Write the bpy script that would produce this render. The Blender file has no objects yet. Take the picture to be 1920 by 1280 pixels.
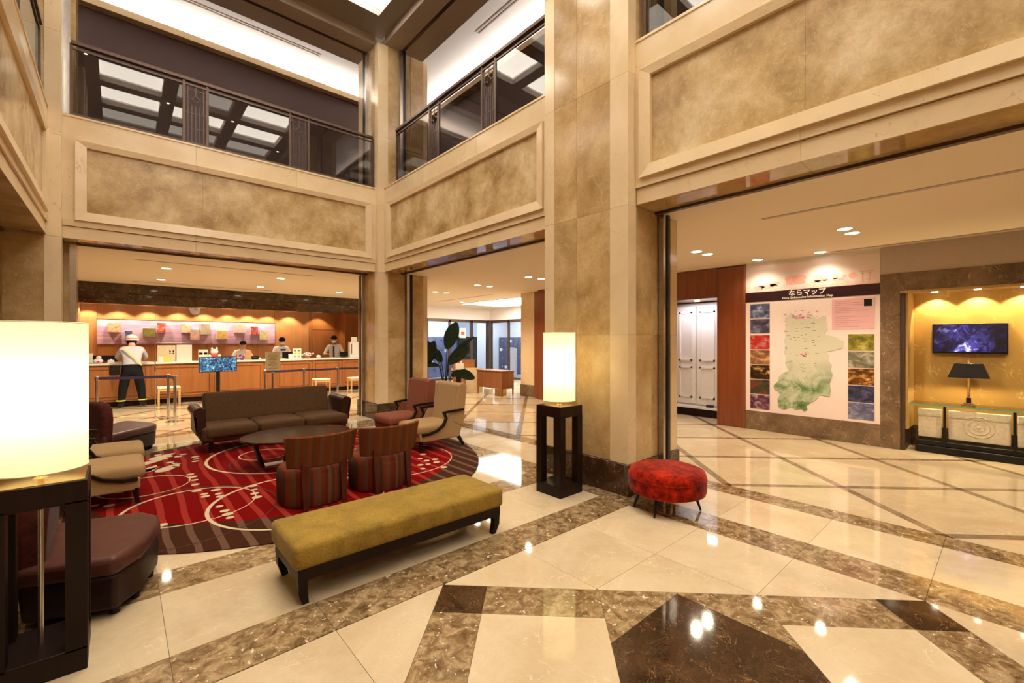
import bpy, bmesh, math, random
from mathutils import Vector, Matrix
random.seed(7)
SC = bpy.context.scene
COL = SC.collection
# ------------------------------------------------------------------ camera, world, exposure
CAM_H, F_PX = 1.55, 828.4
cam_d = bpy.data.cameras.new('camera'); cam = bpy.data.objects.new('camera', cam_d); COL.objects.link(cam)
cam_d.sensor_width = 36.0; cam_d.lens = F_PX / 1920 * 36.0; cam_d.clip_start = 0.05; cam_d.clip_end = 200
cam.location = (0, 0, CAM_H); cam.rotation_euler = (math.radians(90), 0, -math.atan2(.6631, .7485))
SC.camera = cam
W = bpy.data.worlds.new('world'); SC.world = W; W.use_nodes = True
W.node_tree.nodes['Background'].inputs[0].default_value = (.75, .85, 1, 1)
W.node_tree.nodes['Background'].inputs[1].default_value = 0.35
SC.view_settings.view_transform = 'Standard'; SC.view_settings.look = 'None'
SC.view_settings.gamma = 1.0; SC.view_settings.use_curve_mapping = False
SC.view_settings.exposure = 0.18
cy = SC.cycles
cy.use_denoising = True; cy.max_bounces = 7; cy.diffuse_bounces = 4; cy.glossy_bounces = 3
cy.transmission_bounces = 6; cy.transparent_max_bounces = 12
cy.adaptive_threshold = 0.06
cy.caustics_reflective = False; cy.caustics_refractive = False; cy.sample_clamp_indirect = 5.0
WARM = (1.0, .84, .61); SOFT = (1.0, .92, .79); PINKW = (1.0, .93, .90)
# light levels
P_DOWN = 165      # aisle downlights
P_COFFER = 9.6   # emission of lit coffers
P_COVE = 54

# ------------------------------------------------------------------ helpers
UD, VD = (.7485, .6631), (-.6632, .7485)
def on_v(px, py, v):
    r = (px - 960) / F_PX; Z = v / (VD[0]*r + VD[1]); return (UD[0]*r*Z + UD[1]*Z, CAM_H + (640 - py)/F_PX*Z)
def on_u(px, py, u):
    r = (px - 960) / F_PX; Z = u / (UD[0]*r + UD[1]); return (VD[0]*r*Z + VD[1]*Z, CAM_H + (640 - py)/F_PX*Z)
def on_floor(px, py, z=0):
    Z = F_PX*(CAM_H - z)/(py - 640); l = (px - 960)/F_PX*Z; return (UD[0]*l + UD[1]*Z, VD[0]*l + VD[1]*Z)

def link(o, parent=None):
    COL.objects.link(o)
    if parent is not None: o.parent = parent
    return o
def tag(o, label=None, cat=None, group=None, kind=None):
    if label: o['label'] = label
    if cat: o['category'] = cat
    if group: o['group'] = group
    if kind: o['kind'] = kind
    return o
def thing(name, label, cat, loc=(0, 0, 0), rz=0, group=None):
    o = bpy.data.objects.new(name, None); link(o); o.empty_display_size = .1
    o.location = loc; o.rotation_euler = (0, 0, rz)
    return tag(o, label, cat, group)
def struct(name, label=None):
    o = bpy.data.objects.new(name, None); link(o); o.empty_display_size = .1
    return tag(o, label, None, None, 'structure')

class MB:
    """collects shapes, builds ONE mesh object"""
    def __init__(s): s.v = []; s.f = []; s.m = []
    def add(s, vs, fs, mi=0):
        b = len(s.v); s.v += [tuple(x) for x in vs]; s.f += [tuple(b+i for i in f) for f in fs]; s.m += [mi]*len(fs); return s
    def box(s, a, b, mi=0):
        x0, y0, z0 = a; x1, y1, z1 = b
        if x0 > x1: x0, x1 = x1, x0
        if y0 > y1: y0, y1 = y1, y0
        if z0 > z1: z0, z1 = z1, z0
        return s.add([(x0,y0,z0),(x1,y0,z0),(x1,y1,z0),(x0,y1,z0),(x0,y0,z1),(x1,y0,z1),(x1,y1,z1),(x0,y1,z1)],
                     [(0,3,2,1),(4,5,6,7),(0,1,5,4),(1,2,6,5),(2,3,7,6),(3,0,4,7)], mi)
    def prism(s, poly, z0, z1, mi=0, top=None):
        n = len(poly); tp = top or poly
        vs = [(p[0], p[1], z0) for p in poly] + [(p[0], p[1], z1) for p in tp]
        fs = [tuple(range(n-1, -1, -1)), tuple(range(n, 2*n))] + [(i, (i+1) % n, n+(i+1) % n, n+i) for i in range(n)]
        return s.add(vs, fs, mi)
    def lathe(s, prof, n=24, c=(0, 0, 0), mi=0, sx=1, sy=1, caps=True):
        vs = []; fs = []; k = len(prof)
        for i in range(n):
            a = 2*math.pi*i/n
            for r, z in prof: vs.append((c[0]+r*sx*math.cos(a), c[1]+r*sy*math.sin(a), c[2]+z))
        for i in range(n):
            j = (i+1) % n
            for q in range(k-1): fs.append((i*k+q, j*k+q, j*k+q+1, i*k+q+1))
        if caps and prof[0][0] > 1e-6: fs.append(tuple(i*k for i in range(n-1, -1, -1)))
        if caps and prof[-1][0] > 1e-6: fs.append(tuple(i*k+k-1 for i in range(n)))
        return s.add(vs, fs, mi)
    def tube(s, pts, r, n=8, mi=0, closed=False):
        pts = [Vector(p) for p in pts]; m = len(pts); vs = []; fs = []
        rs = r if isinstance(r, (list, tuple)) else [r]*m
        up = Vector((0, 0, 1)); prevx = None
        for i, p in enumerate(pts):
            if closed: t = pts[(i+1) % m] - pts[i-1]
            else: t = pts[min(i+1, m-1)] - pts[max(i-1, 0)]
            t.normalize()
            if prevx is None:
                x = t.cross(up)
                if x.length < 1e-4: x = Vector((1, 0, 0))
            else: x = prevx - t*prevx.dot(t)
            x.normalize(); prevx = x; y = t.cross(x)
            for k in range(n):
                a = 2*math.pi*k/n; vs.append(p + (x*math.cos(a) + y*math.sin(a))*rs[i])
        for i in range(m if closed else m-1):
            j = (i+1) % m
            for k in range(n): fs.append((i*n+k, i*n+(k+1) % n, j*n+(k+1) % n, j*n+k))
        if not closed: fs.append(tuple(range(n-1, -1, -1))); fs.append(tuple((m-1)*n+k for k in range(n)))
        return s.add(vs, fs, mi)
    def bar(s, pts, w, h, mi=0, widths=None):
        """rectangular section swept along a path (w sideways, h along up-ish normal)"""
        pts = [Vector(p) for p in pts]; m = len(pts); vs = []; fs = []
        ch = pts[-1]-pts[0]; base = ch.cross(Vector((0, 0, 1))) if math.hypot(ch.x, ch.y) > .25*ch.length else Vector((1, 0, 0))
        for i, p in enumerate(pts):
            t = (pts[min(i+1, m-1)] - pts[max(i-1, 0)]).normalized()
            side = base - t*base.dot(t); side.normalize(); nn = side.cross(t)
            k = widths[i] if widths else 1.0
            for a, b in ((-1, -1), (1, -1), (1, 1), (-1, 1)): vs.append(p + side*a*w/2*k + nn*b*h/2*k)
        for i in range(m-1):
            for k in range(4): fs.append((i*4+k, i*4+(k+1) % 4, i*4+4+(k+1) % 4, i*4+4+k))
        fs.append((3, 2, 1, 0)); fs.append(tuple((m-1)*4+k for k in range(4)))
        return s.add(vs, fs, mi)
    def ell(s, c, r, n=14, k=9, mi=0, z0=-1, z1=1):
        prof = []
        for i in range(k+1):
            t = z0 + (z1-z0)*i/k; t = max(-1, min(1, t)); a = math.asin(t); prof.append((max(1e-7, math.cos(a)), math.sin(a)))
        vs = []; fs = []; K = len(prof)
        for i in range(n):
            a = 2*math.pi*i/n
            for rr, z in prof: vs.append((c[0]+r[0]*rr*math.cos(a), c[1]+r[1]*rr*math.sin(a), c[2]+r[2]*z))
        for i in range(n):
            j = (i+1) % n
            for q in range(K-1): fs.append((i*K+q, j*K+q, j*K+q+1, i*K+q+1))
        return s.add(vs, fs, mi)
    def build(s, name, mats, parent=None, smooth=None, bevel=0, seg=2, weld=False):
        me = bpy.data.meshes.new(name); me.from_pydata(s.v, [], s.f)
        if not isinstance(mats, (list, tuple)): mats = [mats]
        for m in mats: me.materials.append(m)
        if len(mats) > 1: me.polygons.foreach_set('material_index', s.m)
        if smooth is not None:
            me.polygons.foreach_set('use_smooth', [True]*len(me.polygons)); me.set_sharp_from_angle(angle=math.radians(smooth))
        me.validate(); me.update()
        o = bpy.data.objects.new(name, me); link(o, parent)
        if bevel:
            md = o.modifiers.new('bevel', 'BEVEL'); md.width = bevel; md.segments = seg; md.limit_method = 'ANGLE'; md.angle_limit = math.radians(35)
        return o
def box(name, a, b, mat, parent=None, bevel=0, seg=2):
    return MB().box(a, b).build(name, mat, parent, bevel=bevel, seg=seg, smooth=40 if bevel else None)
def cushion(name, a, b, mat, parent=None, r=.05, bulge=.02, n=(10, 8), rot=None):
    """soft box: rounded edges and a bulging top"""
    x0, y0, z0 = a; x1, y1, z1 = b; bm = bmesh.new()
    bmesh.ops.create_cube(bm, size=1.0)
    bmesh.ops.scale(bm, vec=(x1-x0, y1-y0, z1-z0), verts=bm.verts)
    bmesh.ops.bevel(bm, geom=bm.edges[:], offset=r, segments=4, profile=.5, affect='EDGES')
    bmesh.ops.subdivide_edges(bm, edges=[e for e in bm.edges if e.calc_length() > .12], cuts=6, use_grid_fill=True)
    hx, hy = (x1-x0)/2, (y1-y0)/2
    for v in bm.verts:
        if v.co.z > 0:
            v.co.z += bulge*max(0, 1-(v.co.x/hx)**2)*max(0, 1-(v.co.y/hy)**2)
        v.co += Vector(((x0+x1)/2, (y0+y1)/2, (z0+z1)/2))
    me = bpy.data.meshes.new(name); bm.to_mesh(me); bm.free(); me.materials.append(mat)
    me.polygons.foreach_set('use_smooth', [True]*len(me.polygons)); me.set_sharp_from_angle(angle=math.radians(60))
    o = bpy.data.objects.new(name, me); link(o, parent)
    if rot: o.rotation_euler = rot
    return o
def copy_tree(o, parent=None, label=None):
    c = o.copy(); COL.objects.link(c); c.parent = parent
    if label: c['label'] = label
    for ch in list(o.children): copy_tree(ch, c)
    return c

def area_light(nm, loc, sx, sy, energy, col, rot=(0, 0, 0), parent=None, spread=180):
    ld = bpy.data.lights.new(nm, 'AREA'); ld.shape = 'RECTANGLE'; ld.size = sx; ld.size_y = sy; ld.energy = energy; ld.color = col; ld.spread = math.radians(spread)
    o = bpy.data.objects.new(nm, ld); link(o, parent); o.location = loc; o.rotation_euler = rot; return o
# ------------------------------------------------------------------ materials
def new_mat(name):
    m = bpy.data.materials.new(name); m.use_nodes = True; nt = m.node_tree
    return m, nt, nt.nodes, nt.links, nt.nodes['Principled BSDF']
def coords(nt, scale=1.0, rnd=True, sc3=None):
    tc = nt.nodes.new('ShaderNodeTexCoord'); mp = nt.nodes.new('ShaderNodeMapping')
    s = sc3 or (scale, scale, scale); mp.inputs['Scale'].default_value = s
    nt.links.new(tc.outputs['Object'], mp.inputs['Vector'])
    if rnd:
        oi = nt.nodes.new('ShaderNodeObjectInfo'); mu = nt.nodes.new('ShaderNodeMath'); mu.operation = 'MULTIPLY'; mu.inputs[1].default_value = 37.0
        nt.links.new(oi.outputs['Random'], mu.inputs[0]); nt.links.new(mu.outputs[0], mp.inputs['Location'])
    return mp.outputs['Vector']
def noise(nt, vec, scale, detail=5, rough=.6, dist=0.0):
    n = nt.nodes.new('ShaderNodeTexNoise'); n.inputs['Scale'].default_value = scale; n.inputs['Detail'].default_value = detail
    n.inputs['Roughness'].default_value = rough; n.inputs['Distortion'].default_value = dist
    nt.links.new(vec, n.inputs['Vector']); return n.outputs['Fac']
def ramp(nt, fac, stops, interp='LINEAR'):
    r = nt.nodes.new('ShaderNodeValToRGB'); cr = r.color_ramp; cr.interpolation = interp
    while len(cr.elements) < len(stops): cr.elements.new(.5)
    for e, (p, c) in zip(cr.elements, stops): e.position = p; e.color = (*c, 1)
    nt.links.new(fac, r.inputs[0]); return r.outputs[0]
def mix(nt, fac, a, b, mode='MIX'):
    m = nt.nodes.new('ShaderNodeMix'); m.data_type = 'RGBA'; m.blend_type = mode
    for sock, val in ((m.inputs[0], fac), (m.inputs[6], a), (m.inputs[7], b)):
        if isinstance(val, (int, float)): sock.default_value = val
        elif isinstance(val, tuple): sock.default_value = (*val, 1)
        else: nt.links.new(val, sock)
    return m.outputs[2]
def math_n(nt, op, a, b=0.0, c=None):
    m = nt.nodes.new('ShaderNodeMath'); m.operation = op
    for i, val in enumerate((a, b) if c is None else (a, b, c)):
        if isinstance(val, (int, float)): m.inputs[i].default_value = val
        else: nt.links.new(val, m.inputs[i])
    return m.outputs[0]
def plain(name, col, rough=.5, metal=0, noise_amt=.06, nscale=30, spec=.5, coat=0, bump=0):
    m, nt, N, L, P = new_mat(name)
    v = coords(nt, 1.0, False); n = noise(nt, v, nscale, 3)
    lo = tuple(max(0, c*(1-noise_amt*2)) for c in col); hi = tuple(min(1, c*(1+noise_amt*2)) for c in col)
    L.new(ramp(nt, n, [(.3, lo), (.7, hi)]), P.inputs['Base Color'])
    P.inputs['Roughness'].default_value = rough; P.inputs['Metallic'].default_value = metal
    P.inputs['Specular IOR Level'].default_value = spec; P.inputs['Coat Weight'].default_value = coat
    if bump:
        b = N.new('ShaderNodeBump'); b.inputs['Strength'].default_value = bump; b.inputs['Distance'].default_value = .01
        L.new(n, b.inputs['Height']); L.new(b.outputs[0], P.inputs['Normal'])
    return m
def marble(name, stops, scale=1.6, vein=None, vein_w=.02, vein_scale=2.5, fleck=None, fleck_scale=40, rough=.1, var=.12, stretch=(1, 1, 1), fine=0.0, fleck_t=.62, rnd=True, dist=.8):
    m, nt, N, L, P = new_mat(name)
    v = coords(nt, 1, rnd, stretch)
    big = noise(nt, v, scale, 6, .62, dist)
    col = ramp(nt, big, stops)
    if fine:
        f2 = noise(nt, v, scale*9, 4, .7, 1.5)
        col = mix(nt, 1.0, col, ramp(nt, f2, [(.3, (1-fine,)*3), (.7, (1+fine*.6,)*3)]), 'MULTIPLY')
    if fleck:
        f = noise(nt, v, fleck_scale, 3, .55, .6)
        col = mix(nt, ramp(nt, f, [(fleck_t, (0, 0, 0)), (fleck_t+.06, (1, 1, 1))]), col, fleck)
    if vein:
        nz = noise(nt, v, vein_scale, 4, .6, 1.2)
        d = math_n(nt, 'ABSOLUTE', math_n(nt, 'SUBTRACT', nz, .5))
        k = ramp(nt, d, [(0, (1, 1, 1)), (vein_w, (0, 0, 0))])
        brk = ramp(nt, noise(nt, v, vein_scale*1.7, 2), [(.42, (0, 0, 0)), (.6, (1, 1, 1))])
        col = mix(nt, mix(nt, 1.0, k, brk, 'MULTIPLY'), col, vein)
    if var:
        oi = N.new('ShaderNodeObjectInfo')
        sh = ramp(nt, oi.outputs['Random'], [(0, (1-var, 1-var, 1-var)), (1, (1+var*.5,)*3)])
        col = mix(nt, 1.0, col, sh, 'MULTIPLY')
    L.new(col, P.inputs['Base Color']); P.inputs['Roughness'].default_value = rough
    return m
def wood(name, c1, c2, scale=3.0, rough=.35, axis=2, coat=.2, spec=.5):
    m, nt, N, L, P = new_mat(name)
    s = [18, 18, 18]; s[axis] = 1.2
    v = coords(nt, 1, True, tuple(x*scale/3 for x in s)); n = noise(nt, v, 1.0, 6, .6, .5)
    L.new(ramp(nt, n, [(.25, c1), (.75, c2)]), P.inputs['Base Color'])
    P.inputs['Roughness'].default_value = rough; P.inputs['Specular IOR Level'].default_value = spec; P.inputs['Coat Weight'].default_value = coat; P.inputs['Coat Roughness'].default_value = .15
    return m
def fabric(name, c1, c2, scale=120, rough=.9, sheen=.3, bump=.15, big=0.0):
    m, nt, N, L, P = new_mat(name)
    v = coords(nt, 1, False); n = noise(nt, v, scale, 4, .7)
    col = ramp(nt, n, [(.3, c1), (.7, c2)])
    if big:
        g = noise(nt, v, 7, 4, .6, .5); col = mix(nt, 1.0, col, ramp(nt, g, [(.3, (1-big,)*3), (.7, (1+big,)*3)]), 'MULTIPLY')
    L.new(col, P.inputs['Base Color']); P.inputs['Roughness'].default_value = rough; P.inputs['Specular IOR Level'].default_value = .08
    P.inputs['Sheen Weight'].default_value = sheen*.5; P.inputs['Sheen Roughness'].default_value = .4
    b = N.new('ShaderNodeBump'); b.inputs['Strength'].default_value = bump; b.inputs['Distance'].default_value = .004
    L.new(n, b.inputs['Height']); L.new(b.outputs[0], P.inputs['Normal'])
    return m
def emit(name, col, st):
    m, nt, N, L, P = new_mat(name)
    P.inputs['Base Color'].default_value = (.8, .8, .8, 1); P.inputs['Emission Color'].default_value = (*col, 1); P.inputs['Emission Strength'].default_value = st
    return m
def glass_mat(name, tint=(.8, .8, .8), ior=1.5, rough=0.0, boost=1.0):
    m, nt, N, L, P = new_mat(name); N.remove(P); out = N['Material Output']
    t = N.new('ShaderNodeBsdfTransparent'); t.inputs[0].default_value = (*tint, 1)
    g = N.new('ShaderNodeBsdfGlossy'); g.inputs['Roughness'].default_value = rough
    lw = N.new('ShaderNodeLayerWeight'); lw.inputs[0].default_value = .5; mx = N.new('ShaderNodeMixShader')
    r0 = ((ior-1)/(ior+1))**2*boost; k = math_n(nt, 'MULTIPLY_ADD', math_n(nt, 'POWER', lw.outputs['Facing'], 5.0), 1-r0, r0); cl = N.new('ShaderNodeClamp'); L.new(k, cl.inputs[0])
    L.new(cl.outputs[0], mx.inputs[0]); L.new(t.outputs[0], mx.inputs[1]); L.new(g.outputs[0], mx.inputs[2]); L.new(mx.outputs[0], out.inputs[0])
    return m
M = {}
M['cream'] = marble('cream_limestone', [(.25, (.67, .505, .30)), (.5, (.755, .59, .37)), (.8, (.82, .66, .44))], 1.3, vein=(.55, .42, .26), vein_w=.003, vein_scale=1.3, rough=.16, var=.05)
M['brown'] = marble('brown_marble', [(.30, (.36, .22, .085)), (.48, (.50, .335, .155)), (.68, (.63, .46, .245))], 2.2, vein=(.62, .47, .28), vein_w=.012, vein_scale=5, rough=.13, var=.10, fine=.14, dist=.25)
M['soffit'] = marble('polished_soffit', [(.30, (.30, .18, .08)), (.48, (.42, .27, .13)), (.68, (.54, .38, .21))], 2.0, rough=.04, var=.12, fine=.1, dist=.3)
M['panel'] = marble('mottled_marble_panel', [(.36, (.33, .20, .075)), (.46, (.48, .325, .145)), (.56, (.585, .42, .21)), (.64, (.68, .52, .30)), (.72, (.74, .60, .38))], 1.9, vein=(.70, .55, .33), vein_w=.010, vein_scale=9, rough=.22, var=.03, fine=.16, rnd=False, dist=.15)
M['dark'] = marble('dark_emperador', [(.3, (.025, .012, .006)), (.55, (.07, .036, .018)), (.8, (.14, .08, .045))], 3.2, vein=(.40, .27, .16), vein_w=.007, vein_scale=6, rough=.07, var=.15, fine=.4)
M['f_cream'] = marble('floor_cream_marble', [(.25, (.53, .405, .25)), (.45, (.585, .46, .297)), (.6, (.635, .515, .345)), (.8, (.68, .565, .40))], 1.5, vein=(.74, .63, .46), vein_w=.005, vein_scale=2.0, rough=.045, var=.07, fine=.06)
M['f_brown'] = marble('floor_brown_marble', [(.32, (.11, .062, .024)), (.48, (.25, .16, .075)), (.64, (.44, .315, .175))], 14, fleck=(.72, .60, .44), fleck_scale=34, rough=.05, var=.10, fine=.45, fleck_t=.635)
M['f_grey'] = marble('floor_taupe_strip', [(.3, (.21, .135, .075)), (.7, (.38, .27, .165))], 9, rough=.08, var=.12, fine=.25)
M['f_dark'] = marble('floor_dark_marble', [(.3, (.03, .014, .006)), (.6, (.075, .038, .018)), (.85, (.15, .08, .04))], 4, vein=(.30, .18, .09), vein_w=.006, vein_scale=5.5, rough=.06, var=.1, fine=.55)
M['taupe'] = marble('taupe_marble', [(.3, (.11, .065, .036)), (.55, (.19, .12, .07)), (.8, (.29, .20, .125))], 3, vein=(.5, .4, .28), vein_w=.006, vein_scale=4, fleck=(.42, .32, .21), fleck_scale=60, rough=.12, var=.06, fine=.2, fleck_t=.70)
M['grout'] = plain('grout', (.40, .31, .21), .6)
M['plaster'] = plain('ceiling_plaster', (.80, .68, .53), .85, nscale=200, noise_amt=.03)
M['white_ceil'] = plain('white_ceiling', (.86, .82, .81), .85, noise_amt=.01)
M['coffer_frame'] = plain('coffer_frame', (.30, .25, .21), .6, noise_amt=.02)
M['beam'] = plain('taupe_beam', (.46, .38, .32), .6, noise_amt=.02)
M['plum'] = plain('plum_wall', (.075, .043, .042), .55, noise_amt=.03)
M['bronze'] = plain('dark_bronze', (.105, .065, .048), .38, .6)
M['steel'] = plain('brushed_steel', (.55, .5, .46), .25, .95)
M['chrome'] = plain('chrome', (.75, .73, .72), .12, 1.0)
M['brass'] = plain('brass', (.75, .55, .25), .2, 1.0)
M['black'] = plain('black_lacquer', (.008, .007, .007), .35, spec=.3)
M['espresso'] = wood('espresso_wood', (.008, .003, .002), (.018, .007, .004), 3, .42, coat=0, spec=.22)
M['walnut'] = wood('walnut_top', (.012, .004, .003), (.028, .010, .006), 3, .2, 0, .25, .4)
M['redwood'] = wood('red_stained_wood', (.05, .006, .002), (.10, .014, .005), 3, .3)
M['cherry'] = wood('cherry_panel', (.30, .105, .028), (.42, .165, .05), 2, .32)
M['cherry2'] = wood('cherry_panel_light', (.42, .185, .065), (.52, .25, .10), 2, .4)
M['mahog'] = wood('mahogany', (.16, .035, .010), (.24, .06, .018), 2, .25, coat=.5)
M['deskw'] = wood('desk_veneer', (.20, .065, .02), (.29, .105, .038), 2, .3)
M['blond'] = wood('blond_wood', (.58, .36, .13), (.70, .47, .2), 3, .4)
M['gold_fab'] = fabric('olive_gold_velvet', (.21, .128, .018), (.33, .215, .045), 90, .8, .25, .1, .2)
M['red_vel'] = fabric('red_crushed_velvet', (.075, .001, .0003), (.40, .016, .0015), 16, .8, .25, .3, .5)
M['sofa'] = fabric('brown_tweed', (.052, .025, .011), (.135, .072, .036), 130, .95, .08, .3)
M['leather'] = plain('plum_leather', (.075, .024, .018), .40, noise_amt=.1, nscale=9, bump=.12, spec=.25)
M['leather_d'] = plain('dark_leather', (.020, .007, .005), .45, noise_amt=.1, nscale=14, spec=.2)
M['leather_b'] = plain('brown_leather_arm', (.040, .012, .007), .4, noise_amt=.1, nscale=14, spec=.25)
M['beige'] = fabric('beige_upholstery', (.34, .21, .095), (.44, .285, .145), 150, .9, .1, .1)
M['mauve'] = fabric('mauve_upholstery', (.20, .062, .033), (.28, .095, .055), 150, .9, .12, .1)
M['patt'] = fabric('patterned_plum', (.035, .010, .009), (.09, .02, .016), 22, .9, .1, .1)
M['white'] = plain('white_paint', (.78, .76, .72), .4, noise_amt=.01)
M['paper'] = plain('paper', (.82, .78, .68), .8, noise_amt=.02)
M['cardb'] = plain('cardboard', (.55, .33, .13), .85)
M['leaf'] = plain('dark_leaf', (.006, .014, .007), .35, noise_amt=.2, nscale=12, spec=.2)
M['skin'] = plain('skin', (.62, .37, .25), .55, noise_amt=.03)
M['hair'] = plain('black_hair', (.008, .006, .006), .6, spec=.2)
M['shirt'] = plain('pale_grey_shirt', (.50, .50, .58), .85, noise_amt=.03)
M['wshirt'] = plain('white_shirt', (.78, .76, .74), .85, noise_amt=.02)
M['trouser'] = plain('dark_trousers', (.012, .012, .014), .9, spec=.1)
M['lime'] = plain('reflective_lime', (.75, .75, .12), .5)
M['navy'] = plain('navy_tie', (.02, .02, .06), .6)
M['belt'] = plain('purple_belt', (.035, .018, .08), .7)
M['mask'] = plain('white_mask', (.85, .86, .9), .8, noise_amt=.01)
M['pink'] = plain('pink', (.75, .32, .36), .7); M['redp'] = plain('red_print', (.6, .08, .05), .7); M['yell'] = plain('yellow_print', (.8, .62, .1), .7)
M['purp'] = plain('purple_flower', (.16, .06, .3), .7); M['green'] = plain('green_print', (.10, .30, .1), .7)
M['white_fl'] = plain('white_petals', (.85, .83, .85), .7, noise_amt=.02)
M['stone_w'] = plain('cream_relief_stone', (.62, .54, .40), .7)
M['glass'] = glass_mat('railing_glass', (.64, .61, .59), 1.5, 0.0, 1.55)
M['glass_c'] = glass_mat('clear_glass', (.90, .94, .92), 1.45)
M['glass_d'] = glass_mat('door_glass', (.80, .84, .90), 1.45)
M['lens'] = emit('downlight_lens', (1, .9, .7), 14)
M['locker'] = plain('locker_blue_grey', (.17, .18, .29), .4, noise_amt=.02)
M['locker_d'] = plain('locker_dark', (.085, .085, .13), .4, noise_amt=.02)
M['frame_br'] = plain('bronze_door_frame', (.12, .08, .06), .35, .6)

# ================================================================== FLOOR
floor = struct('floor')
base_floor = box('floor_base', (-7, -9, -.25), (16, 19.5, -.012), M['grout'], floor)
tiles = []     # (polygon, material)
def clip(poly, a, b, c):
    """keep a*x+b*y<=c"""
    out = []; n = len(poly)
    for i in range(n):
        p, q = poly[i], poly[(i+1) % n]; dp = a*p[0]+b*p[1]-c; dq = a*q[0]+b*q[1]-c
        if dp <= 1e-9: out.append(p)
        if (dp < -1e-9 and dq > 1e-9) or (dp > 1e-9 and dq < -1e-9):
            t = dp/(dp-dq); out.append((p[0]+(q[0]-p[0])*t, p[1]+(q[1]-p[1])*t))
    return out
def area(p): return .5*abs(sum(p[i][0]*p[(i+1) % len(p)][1]-p[(i+1) % len(p)][0]*p[i][1] for i in range(len(p))))
def rect(x0, x1, y0, y1): return [(x0, y0), (x1, y0), (x1, y1), (x0, y1)]
def put(poly, mat):
    if len(poly) >= 3 and area(poly) > .002: tiles.append((poly, mat))
def strip(x0, x1, y0, y1, mat, xs=(), ys=()):
    X = [x0]+[x for x in xs if x0+.02 < x < x1-.02]+[x1]; Y = [y0]+[y for y in ys if y0+.02 < y < y1-.02]+[y1]
    for i in range(len(X)-1):
        for j in range(len(Y)-1): put(rect(X[i], X[i+1], Y[j], Y[j+1]), mat)
UG = [.18+.685*k for k in range(-8, 24)]; VG = [.34+.69*k for k in range(-14, 24)]
CX, CY = 1.54, .34          # medallion centre; frame inscribed in u[-.52,3.6] v[-1.72,2.405]
def pq(p, q): return (CX+(p-q)/2, CY+(p+q)/2)
R2, R1, QA, TP = 2.06, 1.66, .675, 2.04
# corner triangles, cut by the tile grid
for su, sv in ((1, 1), (-1, 1), (1, -1), (-1, -1)):
    tri = [(CX, CY+sv*2.06), (CX+su*2.06, CY+sv*2.06), (CX+su*2.06, CY)]
    us = [u for u in UG if CX-2.06 < u < CX+2.06]; vs = [v for v in VG if CY-2.06 < v < CY+2.06]
    ub = [CX-2.06]+us+[CX+2.06]; vb = [CY-2.06]+vs+[CY+2.06]
    for i in range(len(ub)-1):
        for j in range(len(vb)-1):
            r = rect(ub[i], ub[i+1], vb[j], vb[j+1])
            r = clip(r, -su, -sv, -(su*CX+sv*CY)-2.06)
            if su > 0: r = clip(r, -1, 0, -CX)
            else: r = clip(r, 1, 0, CX)
            if sv > 0: r = clip(r, 0, -1, -CY)
            else: r = clip(r, 0, 1, CY)
            if len(r) >= 3: put(r, 'f_cream')
# frame ring, dark corner squares, dark arrow arms, cream squares
for k in range(4):
    ca, sa = [(1, 0), (0, 1), (-1, 0), (0, -1)][k]
    rot = lambda p, q, ca=ca, sa=sa: pq(p*ca-q*sa, p*sa+q*ca)
    put([rot(R1, R1), rot(R2, R1), rot(R2, R2), rot(R1, R2)], 'f_dark')
    put([rot(R1, -R1), rot(R2, -R1), rot(R2, -QA), rot(R1, -QA)], 'f_brown')
    put([rot(R1, QA), rot(R2, QA), rot(R2, R1), rot(R1, R1)], 'f_brown')
    put([rot(R2, QA), rot(TP-QA, QA), rot(TP, 0), rot(R2, 0)], 'f_brown')
    put([rot(R2, 0), rot(TP, 0), rot(TP-QA, -QA), rot(R2, -QA)], 'f_brown')
    put([rot(QA, -QA), rot(TP-QA, -QA), rot(TP, 0), rot(TP-QA, QA), rot(QA, QA)], 'f_dark')
    put([rot(QA, QA), rot(R1, QA), rot(R1, R1), rot(QA, R1)], 'f_cream')
put([pq(QA, QA), pq(-QA, QA), pq(-QA, -QA), pq(QA, -QA)], 'f_brown')
UL, UR, VB, VT = -.52, 3.6, -1.72, 2.405
# atrium bands and fields
strip(UL, UR, VT, 2.74, 'f_brown', UG); strip(UL, UR, 2.74, 3.45, 'f_cream', UG); strip(UL, UR, 3.45, 3.78, 'f_brown', UG)
strip(UL, UR, 3.78, 7.75, 'f_cream', UG, VG); strip(UL, UR, 7.75, 8.10, 'f_brown', UG)
strip(UL, UR, -2.05, VB, 'f_brown', UG); strip(UL, UR, -7.7, -2.05, 'f_cream', UG, VG)
for a, b in ((UR, 3.95), (-.87, UL)): strip(a, b, -7.7, 8.10, 'f_brown', (), VG)
strip(-.87, 3.95, 8.10, 8.42, 'f_brown', UG)
# pale ring and brown ring outside the columns
strip(3.95, 4.64, -7.7, 8.42, 'f_cream', (), VG); strip(-1.56, -.87, -7.7, 8.42, 'f_cream', (), VG); strip(-1.56, 4.64, 8.42, 9.12, 'f_cream', UG)
strip(4.64, 4.91, -7.7, 9.12, 'f_brown', (), VG); strip(-1.83, -1.56, -7.7, 9.12, 'f_brown', (), VG); strip(-1.83, 4.91, 9.12, 9.39, 'f_brown', UG)
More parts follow.
